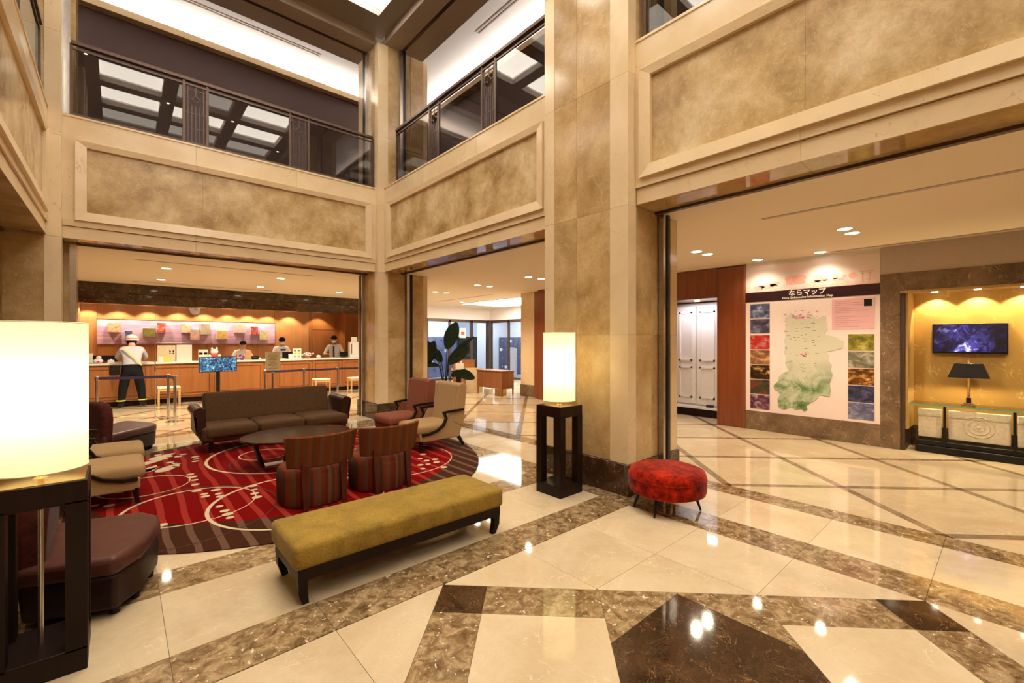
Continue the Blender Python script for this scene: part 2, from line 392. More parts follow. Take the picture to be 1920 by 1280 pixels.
# diagonal lattice of the aisles
SP, HW = 1.68, .058
def lattice(x0, x1, y0, y1):
    for i in range(-14, 12):
        for j in range(-8, 16):
            p0, s0 = 2.88+SP*i, 6.95+SP*j
            for (pa, pb, sa, sb, mt) in ((p0+HW, p0+SP-HW, s0+HW, s0+SP-HW, 'f_cream'), (p0-HW, p0+HW, s0+HW, s0+SP-HW, 'f_grey'),
                                         (p0+HW, p0+SP-HW, s0-HW, s0+HW, 'f_grey'), (p0-HW, p0+HW, s0-HW, s0+HW, 'f_dark')):
                pl = [((s+p)/2, (s-p)/2) for p, s in ((pa, sa), (pb, sa), (pb, sb), (pa, sb))]
                pl = clip(pl, 1, 0, x1)
                if len(pl) > 2: pl = clip(pl, -1, 0, -x0)
                if len(pl) > 2: pl = clip(pl, 0, 1, y1)
                if len(pl) > 2: pl = clip(pl, 0, -1, -y0)
                if len(pl) > 2: put(pl, mt)
lattice(4.91, 9.2, -3, 14.0); lattice(-3.0, 4.91, 9.39, 14.0); lattice(9.2, 13.5, 3.6, 15.0)
strip(-7, -1.83, -9, 9.39, 'f_cream', [-4.4], VG[::3]); strip(4.91, 9.2, -9, -3, 'f_cream', UG[::3], VG[::3])
strip(4.91, 9.2, 14.0, 15.0, 'f_cream', UG[::2])
def inset(poly, d):
    n = len(poly); c = (sum(p[0] for p in poly)/n, sum(p[1] for p in poly)/n); out = []
    A = sum(poly[i][0]*poly[(i+1) % n][1]-poly[(i+1) % n][0]*poly[i][1] for i in range(n))
    if A < 0: poly = poly[::-1]
    q = poly
    for i in range(n):
        p, r = poly[i], poly[(i+1) % n]; ex, ey = r[0]-p[0], r[1]-p[1]; l = math.hypot(ex, ey)
        if l < 1e-6: continue
        nx, ny = ey/l, -ex/l
        q = clip(q, nx, ny, nx*p[0]+ny*p[1]-d)
        if len(q) < 3: return None
    return q
def shown(poly):
    """rough picture size of a tile in 1920x1280 pixels"""
    pts = []
    for x, y in poly:
        Z = UD[1]*x+VD[1]*y
        if Z < .8: Z = .8
        l = UD[0]*x+VD[0]*y; pts.append((960+F_PX*l/Z, 640+F_PX*CAM_H/Z))
    cx = sum(p[0] for p in pts)/len(pts); cyy = sum(p[1] for p in pts)/len(pts)
    if all(p[0] < 0 for p in pts) or all(p[0] > 1920 for p in pts) or all(p[1] > 1280 for p in pts): return 0
    Zc = sum(UD[1]*x+VD[1]*y for x, y in poly)/len(poly)
    if Zc < .5: return 0
    xs = sorted(p[0] for p in pts)
    if (poly[0][0]-1.61)**2+(poly[0][1]-5.95)**2 < 2.0**2: return .1     # under the rug
    return area(pts)
tiles.sort(key=lambda t: -shown(t[0]))
rest = {}
for i, (pl, mt) in enumerate(tiles):
    q = inset(pl, .0012)
    if not q: continue
    if i < 290:
        MB().prism(q, -.012, 0.0).build('floor_tile', M[mt], floor)
    else: rest.setdefault(mt, MB()).prism(q, -.012, 0.0)
mats_r = list(rest); allr = MB()
for k, mt in enumerate(mats_r):
    allr.add(rest[mt].v, rest[mt].f, k)
ro = allr.build('small_floor_tiles', [M[m] for m in mats_r], floor); ro['kind'] = 'stuff'

# ================================================================== STONE SHELL
ZS, ZC, ZR, ZT = 2.94, 2.93, 4.60, 7.45     # soffit, aisle ceiling, parapet top, top beam
def wmap(side):
    if side == 'right': return lambda t, d, z: (3.93-d, t, z)
    if side == 'left': return lambda t, d, z: (-.72+d, t, z)
    if side == 'back': return lambda t, d, z: (t, 8.39-d, z)
    return lambda t, d, z: (t, -7.7+d, z)
def wbox(mp, t0, t1, d0, d1, z0, z1, name, mat, parent, bevel=0):
    return box(name, mp(t0, d0, z0), mp(t1, d1, z1), mat, parent, bevel)
def spandrel(side, parent, lo, hi, plo, phi, slabs=4):
    mp = wmap(side)
    wbox(mp, lo, hi, -.36, -.04, ZS+.001, ZR-.005, 'core', M['cream'], parent)
    n = max(2, round((hi-lo)/1.45)); ts = [lo+(hi-lo)*i/n for i in range(n+1)]
    for i in range(n):
        a, b = ts[i]+.001, ts[i+1]-.001
        wbox(mp, a, b, -.04, -.008, ZS, 3.098, 'slab', M['cream'], parent)
        wbox(mp, a, b, -.04, .012, 3.105, 3.19, 'slab', M['cream'], parent)
        wbox(mp, a, b, -.04, .012, 4.275, ZR-.03, 'slab', M['cream'], parent)
        wbox(mp, a, b, -.36, .022, ZR-.03, ZR, 'coping', M['cream'], parent, .004)
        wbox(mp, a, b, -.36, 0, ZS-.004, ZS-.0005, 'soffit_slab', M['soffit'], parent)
    wbox(mp, lo, plo, -.04, .012, 3.19, 4.275, 'slab', M['cream'], parent); wbox(mp, phi, hi, -.04, .012, 3.19, 4.275, 'slab', M['cream'], parent)
    # mitred frame: proud at its outer edge, sloping inward to the recessed panel
    o = [(plo, 3.19), (phi, 3.19), (phi, 4.27), (plo, 4.27)]; w = .115
    ii = [(plo+w, 3.31), (phi-w, 3.31), (phi-w, 4.19), (plo+w, 4.19)]
    for k in range(4):
        a, b = o[k], o[(k+1) % 4]; c, d = ii[(k+1) % 4], ii[k]
        q = [mp(a[0], -.03, a[1]), mp(b[0], -.03, b[1]), mp(c[0], -.03, c[1]), mp(d[0], -.03, d[1]),
             mp(a[0], .042, a[1]), mp(b[0], .042, b[1]), mp(c[0], .026, c[1]), mp(d[0], .026, d[1])]
        MB().add(q, [(0, 1, 2, 3), (7, 6, 5, 4), (0, 4, 5, 1), (1, 5, 6, 2), (2, 6, 7, 3), (3, 7, 4, 0)]).build('panel_frame', M['cream'], parent)
    for i in range(slabs):
        a = plo+w+(phi-plo-2*w)*i/slabs; b = plo+w+(phi-plo-2*w)*(i+1)/slabs
        wbox(mp, a+.001, b-.001, -.04, -.012, 3.30, 4.20, 'panel_slab', M['panel'], parent)
    wbox(mp, lo, hi, -.40, -.36, ZS-.03, ZS+.02, 'shutter_slot', M['bronze'], parent)
    wbox(mp, lo, hi, -.84, .0, ZT, ZT+.5, 'top_beam', M['beam'], parent)
    wbox(mp, lo, hi, -.40, -.34, ZT-.012, ZT, 'top_slot', M['bronze'], parent)
wallB = struct('wall_back'); wallR = struct('wall_right'); wallL = struct('wall_left'); wallF = struct('wall_front')
spandrel('back', wallB, -.58, 3.79, -.46, 3.70, 3)
spandrel('right', wallR, 3.69, 8.25, 3.83, 8.10, 3); spandrel('right', wallR, -1.83, 2.53, -1.69, 2.475, 3)
spandrel('left', wallL, 3.69, 8.25, 3.83, 8.10, 3); spandrel('left', wallL, -1.83, 2.53, -1.69, 2.475, 3)
spandrel('right', wallR, -7.7, -2.99, -7.5, -3.1, 3); spandrel('left', wallL, -7.7, -2.99, -7.5, -3.1, 3)
box('wall_slab', (-1.6, -8.1, 0), (4.8, -7.7, 7.95), M['cream'], wallF)

ZJ = [.32, 1.62, ZS-.02, 4.25, 5.6, ZT]
def pier(x0, x1, y0, y1, faces, nm_i):
    """freestanding stone pier; faces = {'-u':[(a,b,mat,out)],...} strips run along the face"""
    p = struct('column')
    box('core', (x0+.03, y0+.03, 0), (x1-.03, y1-.03, ZT), M['cream'], p)
    box('shaft', (x0+.02, y0+.02, .3), (x1-.02, y1-.02, ZT-.001), M['brown'], p)
    b = .018
    box('plinth', (x0-b, y0-b, 0), (x1+b, y1+b, .318), M['dark'], p, .006)
    for f, strips in faces.items():
        for (a, c, mt, out) in strips:
            for i in range(len(ZJ)-1):
                z0, z1 = ZJ[i]+.0012, ZJ[i+1]-.0012; a1, c1 = a+.0012, c-.0012
                if f == '-u': A, B = (x0-out, a1, z0), (x0+.03, c1, z1)
                elif f == '+u': A, B = (x1-.03, a1, z0), (x1+out, c1, z1)
                elif f == '-v': A, B = (a1, y0-out, z0), (c1, y0+.03, z1)
                else: A, B = (a1, y1-.03, z0), (c1, y1+out, z1)
                box('slab', A, B, M[mt], p)
    return p
def guide(p, x, y, lo, hi, ax):
    d = .035
    box('shutter_guide', (x-d, y-d*.9, lo), (x+d, y+d*.9, hi), M['steel'], p)
    if ax == 'u': box('guide_slot', (x+d, y-.045, lo), (x+d+.05, y+.02, hi), M['black'], p)
    else: box('guide_slot', (x-.045, y+d, lo), (x+.02, y+d+.05, hi), M['black'], p)
p1 = pier(3.79, 4.77, 2.53, 3.69, {'-u': [(2.53, 2.75, 'cream', 0), (2.75, 3.20, 'brown', -.008), (3.20, 3.535, 'brown', -.006), (3.535, 3.69, 'cream', 0)],
      '-v': [(3.79, 3.93, 'cream', 0), (3.93, 4.23, 'brown', -.006), (4.23, 4.36, 'brown', -.012), (4.50, 4.64, 'brown', -.004), (4.64, 4.77, 'cream', -.004)],
      '+v': [(3.79, 3.93, 'cream', 0), (3.93, 4.36, 'brown', -.006), (4.50, 4.64, 'brown', -.004), (4.64, 4.77, 'cream', -.004)]}, 1)
guide(p1, 4.405, 2.51, 0, ZS-.02, 'u'); guide(p1, 4.405, 3.71, 0, ZS-.02, 'u'); guide(p1, 4.27, 2.51, ZR, ZT, 'u'); guide(p1, 4.27, 3.71, ZR, ZT, 'u')
p2 = pier(3.79, 4.90, 8.25, 9.22, {'-u': [(8.25, 8.40, 'cream', 0), (8.40, 8.72, 'brown', -.006), (8.72, 8.93, 'brown', -.008), (9.0, 9.22, 'cream', -.004)],
      '-v': [(3.79, 4.0, 'cream', 0), (4.0, 4.38, 'brown', -.006), (4.50, 4.80, 'brown', -.004), (4.80, 4.90, 'cream', -.004)]}, 2)
guide(p2, 4.425, 8.23, 0, ZS-.02, 'u'); guide(p2, 4.27, 8.23, ZR, ZT, 'u'); guide(p2, 3.77, 8.93, 0, ZS-.02, 'v'); guide(p2, 3.77, 8.75, ZR, ZT, 'v')
p3 = pier(-1.56, -.58, 8.25, 8.72, {'+u': [(8.25, 8.40, 'cream', 0), (8.40, 8.72, 'brown', -.006)],
      '-v': [(-.74, -.58, 'cream', 0), (-1.10, -.74, 'brown', -.006), (-1.56, -1.25, 'brown', -.006)]}, 3)
box('rear_shaft', (-1.5, 8.74, 0), (-.47, 9.2, ZT), M['brown'], p3); guide(p3, -.50, 8.76, 0, ZS-.02, 'v'); guide(p3, -.56, 8.75, ZR, ZT, 'v')
p4 = pier(-1.56, -.58, 2.53, 3.69, {'+u': [(2.53, 2.75, 'cream', 0), (2.75, 3.20, 'brown', -.008), (3.20, 3.535, 'brown', -.006), (3.535, 3.69, 'cream', 0)]}, 4)
p5 = pier(3.79, 4.77, -2.99, -1.83, {'-u': [(-2.99, -2.8, 'cream', 0), (-2.8, -2.0, 'brown', -.008), (-2.0, -1.83, 'cream', 0)]}, 5)
p6 = pier(-1.56, -.58, -2.99, -1.83, {'+u': [(-2.99, -2.8, 'cream', 0), (-2.8, -2.0, 'brown', -.008), (-2.0, -1.83, 'cream', 0)]}, 6)

# aisle ceilings with slot diffusers
def ceil_box(a, b, mat=None, nm='ceiling'):
    o = box(nm, a, b, mat or M['plaster']); return tag(o, None, None, None, 'structure')
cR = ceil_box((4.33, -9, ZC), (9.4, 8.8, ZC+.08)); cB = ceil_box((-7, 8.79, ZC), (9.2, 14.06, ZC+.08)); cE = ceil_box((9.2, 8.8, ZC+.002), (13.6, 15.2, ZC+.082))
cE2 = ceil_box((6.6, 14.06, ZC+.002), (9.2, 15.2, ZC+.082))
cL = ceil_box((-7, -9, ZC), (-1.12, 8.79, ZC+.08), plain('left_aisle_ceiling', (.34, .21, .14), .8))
def slot(par, a, b, w=.06, z=ZC):
    a, b = Vector((*a, z-.002)), Vector((*b, z-.002)); MB().bar([a, b], w, .008).build('slot_diffuser', M['beam'], par)
slot(cR, (5.42, 1.86), (5.42, -1.6)); slot(cR, (8.2, 1.85), (8.2, -1.5)); slot(cB, (.16, 9.75), (3.06, 9.75)); slot(cB, (.2, 13.33), (3.09, 13.33)); slot(cB, (8.17, 13.1), (8.17, 10.1))
box('shutter_recess', (4.325, -1.83, ZC-.012), (4.37, 2.53, ZC), M['bronze'], cR)

# atrium coffered ceiling
cA = struct('ceiling')
ZA = ZT+.16
us = [(-.36, .76), (1.04, 2.17), (2.45, 3.60)]; vs = []
v = 7.80
while v > -7.5: vs.append((v-1.0, v)); v -= 1.30
fr = MB()
xe = [-.72]+[x for c in us for x in c]+[3.93]; ye = [-7.7]+[y for c in sorted(vs) for y in c]+[8.39]
for i in range(0, len(xe), 2): fr.box((xe[i], -7.7, ZA), (xe[i+1], 8.39, ZA+.12))
for j in range(0, len(ye), 2):
    for c in us: fr.box((c[0], ye[j], ZA), (c[1], ye[j+1], ZA+.12))
fr.build('coffer_grid', M['coffer_frame'], cA)
lit = emit('lit_coffer', SOFT, P_COFFER); dim = emit('dim_coffer', SOFT, P_COFFER*.28)
for i, c in enumerate(us):
    for j, r in enumerate(vs):
        on = (j % 2 == 0) if i == 1 else (j % 4 in (0, 3))
        box('coffer_panel', (c[0]-.02, r[0]-.02, ZA+.16), (c[1]+.02, r[1]+.02, ZA+.18), lit if on else dim, cA)
        e = MB(); e.box((c[0]-.03, r[0]-.03, ZA+.11), (c[0], r[1]+.03, ZA+.16)); e.box((c[1], r[0]-.03, ZA+.11), (c[1]+.03, r[1]+.03, ZA+.16))
        e.box((c[0], r[0]-.03, ZA+.11), (c[1], r[0], ZA+.16)); e.box((c[0], r[1], ZA+.11), (c[1], r[1]+.03, ZA+.16)); e.build('coffer_edge', M['white'], cA)
box('roof_slab', (-7, -9, 8.3), (16, 19.5, 8.5), M['white'], cA)

# upper gallery behind the balustrades: floor, plum walls, cove-lit white ceiling
gal = struct('wall_gallery')
ZG = 7.66
def gallery(parent, a, b, cove_a, cove_b, axis):
    pass
box('gallery_floor', (-6.5, -8.8, 4.30), (-1.1, 12.4, 4.42), M['plum'], gal); box('gallery_floor', (4.31, -8.8, 4.30), (9.4, 12.4, 4.42), M['plum'], gal)
box('gallery_floor', (-1.1, 8.77, 4.30), (4.31, 12.4, 4.42), M['plum'], gal)
box('plum_wall', (-6.5, 10.55, 4.42), (9.4, 10.75, 7.30), M['plum'], gal)
box('plum_wall', (6.1, -8.8, 4.42), (6.3, 10.55, 7.30), M['plum'], gal); box('plum_wall', (-3.1, -8.8, 4.42), (-2.9, 10.55, 7.30), M['plum'], gal)
gc = struct('ceiling')
box('gallery_ceiling', (-6.5, 9.23, ZG), (9.4, 11.4, ZG+.1), M['white_ceil'], gc); box('gallery_ceiling', (4.77, -8.8, ZG), (7.0, 9.23, ZG+.1), M['white_ceil'], gc); box('gallery_ceiling', (-3.8, -8.8, ZG), (-1.56, 9.23, ZG+.1), M['white_ceil'], gc)
for a, b in (((-2.9, 10.38, 7.30), (6.1, 10.75, 7.42)), ((5.93, -8.8, 7.30), (6.3, 10.55, 7.42)), ((-3.1, -8.8, 7.30), (-2.73, 10.55, 7.42))): box('cove_ledge', a, b, M['cream'], gc)
cv = emit('cove_tube', (1, .95, .88), P_COVE)
for a, b in (((-2.7, 10.56, 7.425), (5.9, 10.62, 7.465)), ((6.1, -2.0, 7.425), (6.16, 10.3, 7.465)), ((-2.96, -2.0, 7.425), (-2.90, 10.3, 7.465))): box('cove_tube', a, b, cv, gc)
box('cove_back', (-3.1, 10.75, 7.30), (6.3, 10.8, ZG), M['white_ceil'], gc); box('cove_back', (6.3, -8.8, 7.30), (6.35, 10.8, ZG), M['white_ceil'], gc); box('cove_back', (-3.15, -8.8, 7.30), (-3.1, 10.8, ZG), M['white_ceil'], gc)
for a, b in (((.3, 9.75), (3.2, 9.75)), ((5.25, 7.0), (5.25, 4.1)), ((.3, 9.82), (3.2, 9.82)), ((5.32, 7.0), (5.32, 4.1))): slot(gc, a, b, .025, ZG)

# balustrades
def balustrade(side, t0, t1, grilles, label):
    mp = wmap(side); D = -.06
    B = thing('balustrade', label, 'railing', group='gallery balustrades')
    def bx(nm, a, b, c, d, z0, z1, mat): return box(nm, mp(a, c, z0), mp(b, d, z1), mat, B)
    bx('handrail', t0, t1, D-.035, D+.035, 5.585, 5.63, M['bronze']); bx('sub_rail', t0, t1, D-.014, D+.014, 5.52, 5.545, M['bronze']); bx('bottom_rail', t0, t1, D-.016, D+.016, ZR+.02, ZR+.05, M['bronze'])
    ends = [t0]+[x for g in grilles for x in g]+[t1]
    for x in ends: bx('post', x-.016, x+.016, D-.018, D+.018, ZR, 5.59, M['bronze'])
    for i in range(0, len(ends), 2):
        bx('glass_pane', ends[i]+.02, ends[i+1]-.02, D-.005, D+.005, ZR+.05, 5.52, M['glass'])
    for g in grilles:
        w = (g[1]-g[0]); c = (g[0]+g[1])/2; m = MB()
        for k in range(5):
            x = g[0]+.05+(w-.1)*k/4; top = 5.52 if k in (0, 4) else 5.22
            m.box(mp(x-.005, D-.006, ZR+.05), mp(x+.005, D+.006, top))
        for z in (4.86, 5.10, 5.46): m.box(mp(g[0], D-.005, z), mp(g[1], D+.005, z+.01))
        m.box(mp(c-.005, D-.006, 5.37), mp(c+.005, D+.006, 5.52))
        for r, a0, a1 in ((.042, 0, 2*math.pi), (.105, math.pi, 2*math.pi)):
            pts = [mp(c+r*math.cos(a0+(a1-a0)*k/20), D, 5.33+r*math.sin(a0+(a1-a0)*k/20)) for k in range(21)]; m.tube(pts, .006, 5)
        m.box(mp(g[0], D-.005, 5.325), mp(c-.042, D+.005, 5.335)); m.box(mp(c+.042, D-.005, 5.325), mp(g[1], D+.005, 5.335))
        m.build('grille', M['bronze'], B)
balustrade('back', -.5, 3.76, [(.73, 1.03), (2.24, 2.55)], 'bronze balustrade of smoky glass above the reception opening')
balustrade('right', 3.70, 7.85, [(4.85, 5.16), (6.34, 6.64)], 'bronze glass balustrade on the right, between corner column and big pier')
balustrade('right', -1.8, 2.46, [(-.6, -.3), (.9, 1.2)], 'bronze glass balustrade above the map corridor, cut by the top edge')
balustrade('left', 3.72, 8.2, [(4.85, 5.16), (6.34, 6.64)], 'bronze glass balustrade at the top left edge')

# ================================================================== RIGHT CORRIDOR
UM = 8.35
wm = struct('wall_map')
# mahogany door casing and recess, map wall, stone niche surround
box('wall_slab', (UM, 1.27, 0), (UM+.2, 3.14, .33), M['taupe'], wm); box('wall_slab', (UM, 1.05, 0), (UM+.2, 1.27, 2.53), M['taupe'], wm)
box('wall_slab', (UM+.02, 1.27, .33), (UM+.2, 3.14, ZC), M['white'], wm); box('wall_slab', (UM, -3.5, 2.27), (UM+.2, 1.05, 2.53), M['taupe'], wm)
box('wall_slab', (UM+.01, -3.5, 2.53), (UM+.2, 1.27, ZC), M['beam'], wm); box('wall_slab', (UM+.01, -9, 0), (UM+.2, -3.5, ZC), M['cream'], wm)
box('niche_reveal', (UM+.02, 1.0, 0), (UM+.62, 1.05, 2.27), M['bronze'], wm); box('niche_side', (UM+.05, .97, .30), (UM+.62, 1.0, 2.27), M['brass'] and plain('gold_side', (.42, .25, .07), .6), wm)
def gold_mat():
    m, nt, N, L, P = new_mat('gold_scroll_wallcovering'); v = coords(nt, 1, False)
    n = noise(nt, v, 2.4, 3, .5, 3.0); d = math_n(nt, 'ABSOLUTE', math_n(nt, 'SUBTRACT', n, .5))
    k = ramp(nt, d, [(0, (1, 1, 1)), (.014, (0, 0, 0))]); br = ramp(nt, noise(nt, v, 4), [(.47, (0, 0, 0)), (.56, (1, 1, 1))])
    L.new(mix(nt, mix(nt, 1.0, k, br, 'MULTIPLY'), (.46, .28, .075), (.72, .52, .22)), P.inputs['Base Color']); P.inputs['Roughness'].default_value = .45; P.inputs['Metallic'].default_value = .25
    return m
box('niche_back', (UM+.6, -3.5, 0), (UM+.66, 1.05, 2.5), gold_mat(), wm); box('niche_skirting', (UM+.57, -3.5, 0), (UM+.6, 1.0, .30), M['dark'], wm)
box('niche_top', (UM+.02, -3.5, 2.26), (UM+.62, 1.05, 2.29), M['brown'], wm); box('niche_trim', (UM-.005, -3.5, 2.24), (UM+.03, 1.05, 2.272), M['brass'], wm)
for y in (.72, .30, -.12, -.54):
    L = thing('niche_spotlight', 'small spotlight over the gold niche, %s' % {.72: 'nearest the stone jamb', .30: 'above the screen', -.12: 'third from the stone jamb', -.54: 'beyond the picture edge'}[y], 'light', (UM+.40, y, 2.255), 0, 'niche spotlights')
    MB().lathe([(.035, 0), (.035, .006)], 16).build('lens', M['lens'], L)
    ld = bpy.data.lights.new('spot', 'SPOT'); ld.energy = 42; ld.color = (1, .76, .42); ld.spot_size = math.radians(95); ld.spot_blend = .35; ld.shadow_soft_size = .02
    lo = bpy.data.objects.new('niche_light', ld); link(lo, L); lo.location = (0, 0, -.01); lo.rotation_euler = (0, math.radians(-22), 0)
# mahogany portal
wd = struct('wall_wood')
box('casing', (UM-.02, 3.14, 0), (UM+.12, 3.636, ZC-.01), M['mahog'], wd, .03, 4); box('casing', (UM, 3.636, 2.37), (UM+.65, 4.95, ZC-.01), M['mahog'], wd); box('casing', (UM+.1, 3.56, 0), (UM+.9, 3.636, 2.5), M['mahog'], wd)
box('casing_moulding', (UM-.03, 3.60, 0), (UM+.02, 3.63, 2.40), M['mahog'], wd); box('casing_moulding', (UM-.02, 3.636, 2.37), (UM+.02, 4.95, 2.42), M['mahog'], wd)
box('wood_wall', (UM+.02, 4.95, 0), (UM+.25, 8.40, ZC-.01), M['mahog'], wd); box('casing', (UM-.01, 4.85, 0), (UM+.9, 4.97, ZC-.01), M['mahog'], wd)
box('casing', (UM+.18, 8.40, 0), (UM+.45, 8.72, ZC-.01), M['mahog'], wd, .02)
pf = struct('column'); box('shaft', (8.6, 8.74, .33), (9.3, 9.32, ZC-.002), M['cream'], pf); box('plinth', (8.585, 8.725, 0), (9.315, 9.335, .33), M['taupe'], pf)
# white panelled cupboard doors on a plinth in the recess
cup = thing('panelled_cupboard', 'white panelled cupboard in the mahogany recess beside the map', 'cupboard', (9.0, 4.25, 0))
box('plinth', (-.06, -.6, 0), (.5, .6, .16), M['espresso'], cup); box('plinth_top', (-.07, -.61, .16), (.5, .61, .20), M['white'], cup); box('carcass', (.12, -.6, .2), (.5, .6, 2.36), M['white'], cup)
for y0, y1 in ((-.32, .14), (.16, .59)):
    d = box('door', (.08, y0, .24), (.12, y1, 2.30), M['white'], cup, .006)
    for z0, z1 in ((.36, 1.02), (1.14, 2.18)):
        m = MB(); a, b = y0+.07, y1-.07
        for A, B in (((.062, a, z0), (.08, b, z0+.035)), ((.062, a, z1-.035), (.08, b, z1)), ((.062, a, z0), (.08, a+.035, z1)), ((.062, b-.035, z0), (.08, b, z1))): m.box(A, B)
        m.build('panel_moulding', M['white'], d)
box('side_panel', (.05, -.60, .2), (.12, -.34, 2.36), M['white'], cup)
rl = thing('recess_light', 'small downlight over the white cupboard in the mahogany recess', 'light', (8.72, 4.2, 2.365)); MB().lathe([(.05, -.004), (.05, 0)], 16).build('lens', M['lens'], rl); area_light('recess_lamp', (0, 0, -.01), .3, .9, 13, (.95, .92, 1), parent=rl)
fl_ = box('floor_sign', (8.955, 4.0, .205), (9.02, 4.13, .255), M['navy']); tag(fl_, 'small dark notice card on the white cupboard plinth', 'sign')

# ---- map board
UB = UM+.018
mb = thing('map_board', 'large pink sightseeing map board on the corridor wall', 'sign', (UB, 0, 0))
def mplate(nm, v0, v1, z0, z1, mat, t=.006, base=.012, par=None): return box(nm, (-base-t, min(v0, v1), z0), (-base, max(v0, v1), z1), mat, par or mb)
mat_board = plain('pale_pink_board', (.80, .66, .63), .25, noise_amt=.008)
box('board', (-.012, 1.273, .325), (0, 3.137, 2.865), mat_board, mb)
mplate('title_band', 1.273, 3.137, 2.245, 2.41, plain('maroon_band', (.028, .006, .012), .3))
def skyline():
    random.seed(3)
    pale = plain('skyline_print', (.80, .42, .36), .3); soft = plain('skyline_haze', (.82, .56, .50), .3)
    hz = [(1.28+1.85*i/24, 2.475+.035*math.sin(i*1.3)+.02*math.sin(i*2.9)) for i in range(25)]
    def strip_mesh(pts, z0, mat, nm, off):
        vs = [(off, v, z0) for v, z in pts]+[(off, v, z) for v, z in pts]; n = len(pts)
        MB().add(vs, [(i, i+1, n+i+1, n+i) for i in range(n-1)]).build(nm, mat, mb)
    strip_mesh(hz, 2.412, soft, 'haze_print', -.0135)
    m = MB(); X = -.0145
    def rc(v0, v1, z0, z1): m.box((X, v0, z0), (X+.001, v1, z1))
    def roof(c, w, z, hh): m.add([(X, c-w, z), (X, c+w, z), (X, c+w*.72, z+hh), (X, c-w*.72, z+hh)], [(0, 1, 2, 3)])
    # long hall
    rc(2.22, 2.50, 2.50, 2.58); roof(2.36, .17, 2.58, .06)
    # low temple halls
    for c, w, z in ((2.68, .10, 2.53), (2.78, .16, 2.50), (2.92, .1, 2.48)): roof(c, w, z, .035); rc(c-w*.6, c+w*.6, z-.04, z)
    # gate and trees
    rc(1.38, 1.395, 2.46, 2.60); rc(1.47, 1.485, 2.46, 2.60); rc(1.35, 1.515, 2.60, 2.615); rc(1.37, 1.495, 2.57, 2.58)
    for c, r in ((1.60, .05), (1.95, .05), (2.05, .06), (1.82, .04), (1.70, .03)):
        m.add([(X, c+r*math.cos(a*math.pi/6), 2.56+r*math.sin(a*math.pi/6)) for a in range(12)], [tuple(range(12))])
    for c, w, z in ((1.78, .09, 2.50), (2.0, .12, 2.49)): roof(c, w, z, .04)
    m.build('skyline_print', pale, mb)
skyline()
def txt(body, size, loc, rot, mat, parent, nm='lettering', align='CENTER', bold=0.0, extr=.001):
    cu = bpy.data.curves.new(nm, 'FONT'); cu.body = body; cu.size = size; cu.align_x = align; cu.extrude = extr; cu.offset = bold
    o = bpy.data.objects.new(nm, cu); link(o)
    dg = bpy.context.evaluated_depsgraph_get(); me = bpy.data.meshes.new_from_object(o.evaluated_get(dg)); bpy.data.objects.remove(o)
    me.materials.clear(); me.materials.append(mat); p = bpy.data.objects.new(nm, me); link(p, parent); p.location = loc; p.rotation_euler = rot
    return p
TR = (math.pi/2, 0, -math.pi/2)      # text facing -u, reading towards -v
txt('ならマップ', .105, (-.021, 2.20, 2.318), TR, M['white'], mb, bold=.002); txt('Nara Sightseeing Information Map', .052, (-.021, 2.20, 2.262), TR, M['white'], mb, bold=.001)
def photo(nm, pal, scale, seed, horizon=None):
    m, nt, N, L, P = new_mat('print_'+nm); v = coords(nt, 1, False, (scale, scale, scale*1.6)); n = noise(nt, v, 2.2, 6, .6, .3+seed*.1)
    L.new(ramp(nt, n, [(.30+.40*i/(len(pal)-1), c) for i, c in enumerate(pal)]), P.inputs['Base Color']); P.inputs['Roughness'].default_value = .25
    return m
LP = [('mountain_valley', [(.02, .02, .05), (.09, .10, .2), (.45, .5, .7)]), ('night_field', [(.02, .015, .03), (.08, .07, .12), (.3, .28, .36)]), ('red_hill', [(.25, .015, .012), (.45, .03, .02), (.35, .3, .3)]),
      ('dusk', [(.06, .03, .03), (.28, .13, .06), (.75, .42, .15)]), ('lanterns', [(.01, .006, .004), (.05, .02, .006), (.9, .55, .2)]), ('dark_meadow', [(.02, .025, .015), (.06, .05, .03), (.25, .03, .02)]), ('plum_grove', [(.03, .01, .02), (.16, .05, .1), (.6, .52, .55)])]
RP = [('golden_tree', [(.04, .05, .01), (.24, .2, .03), (.6, .5, .12)]), ('waterfall', [(.05, .05, .03), (.2, .18, .12), (.55, .5, .42)]), ('fire_festival', [(.01, .005, .003), (.15, .05, .01), (.9, .5, .15)]), ('night_town', [(.01, .01, .03), (.04, .04, .09), (.12, .12, .2)]), ('misty_woods', [(.04, .04, .1), (.14, .14, .24), (.4, .4, .52)])]
zL = [2.205, 1.94, 1.66, 1.40, 1.14, .88, .62]
for i, (nm, pal) in enumerate(LP): mplate('picture', 2.748, 3.057, zL[i]-.245, zL[i], photo(nm, pal, 3, i))
for i, (nm, pal) in enumerate(RP): mplate('picture', 1.34, 1.654, 1.66-.26*i-.245, 1.66-.26*i, photo(nm, pal, 3, i))
mplate('info_panel', 1.34, 1.86, 1.74, 2.21, plain('pink_panel', (.74, .43, .46), .3, noise_amt=.01))
mplate('seal', 1.365, 1.46, 2.08, 2.185, M['black'], .008)
for i in range(14):
    if i != 7: mplate('text_line', 1.84-.02, 1.84-(.20+.12*((i*7) % 3)), 2.17-.030*i, 2.174-.030*i, plain('text_grey', (.45, .2, .22), .5), .0075)
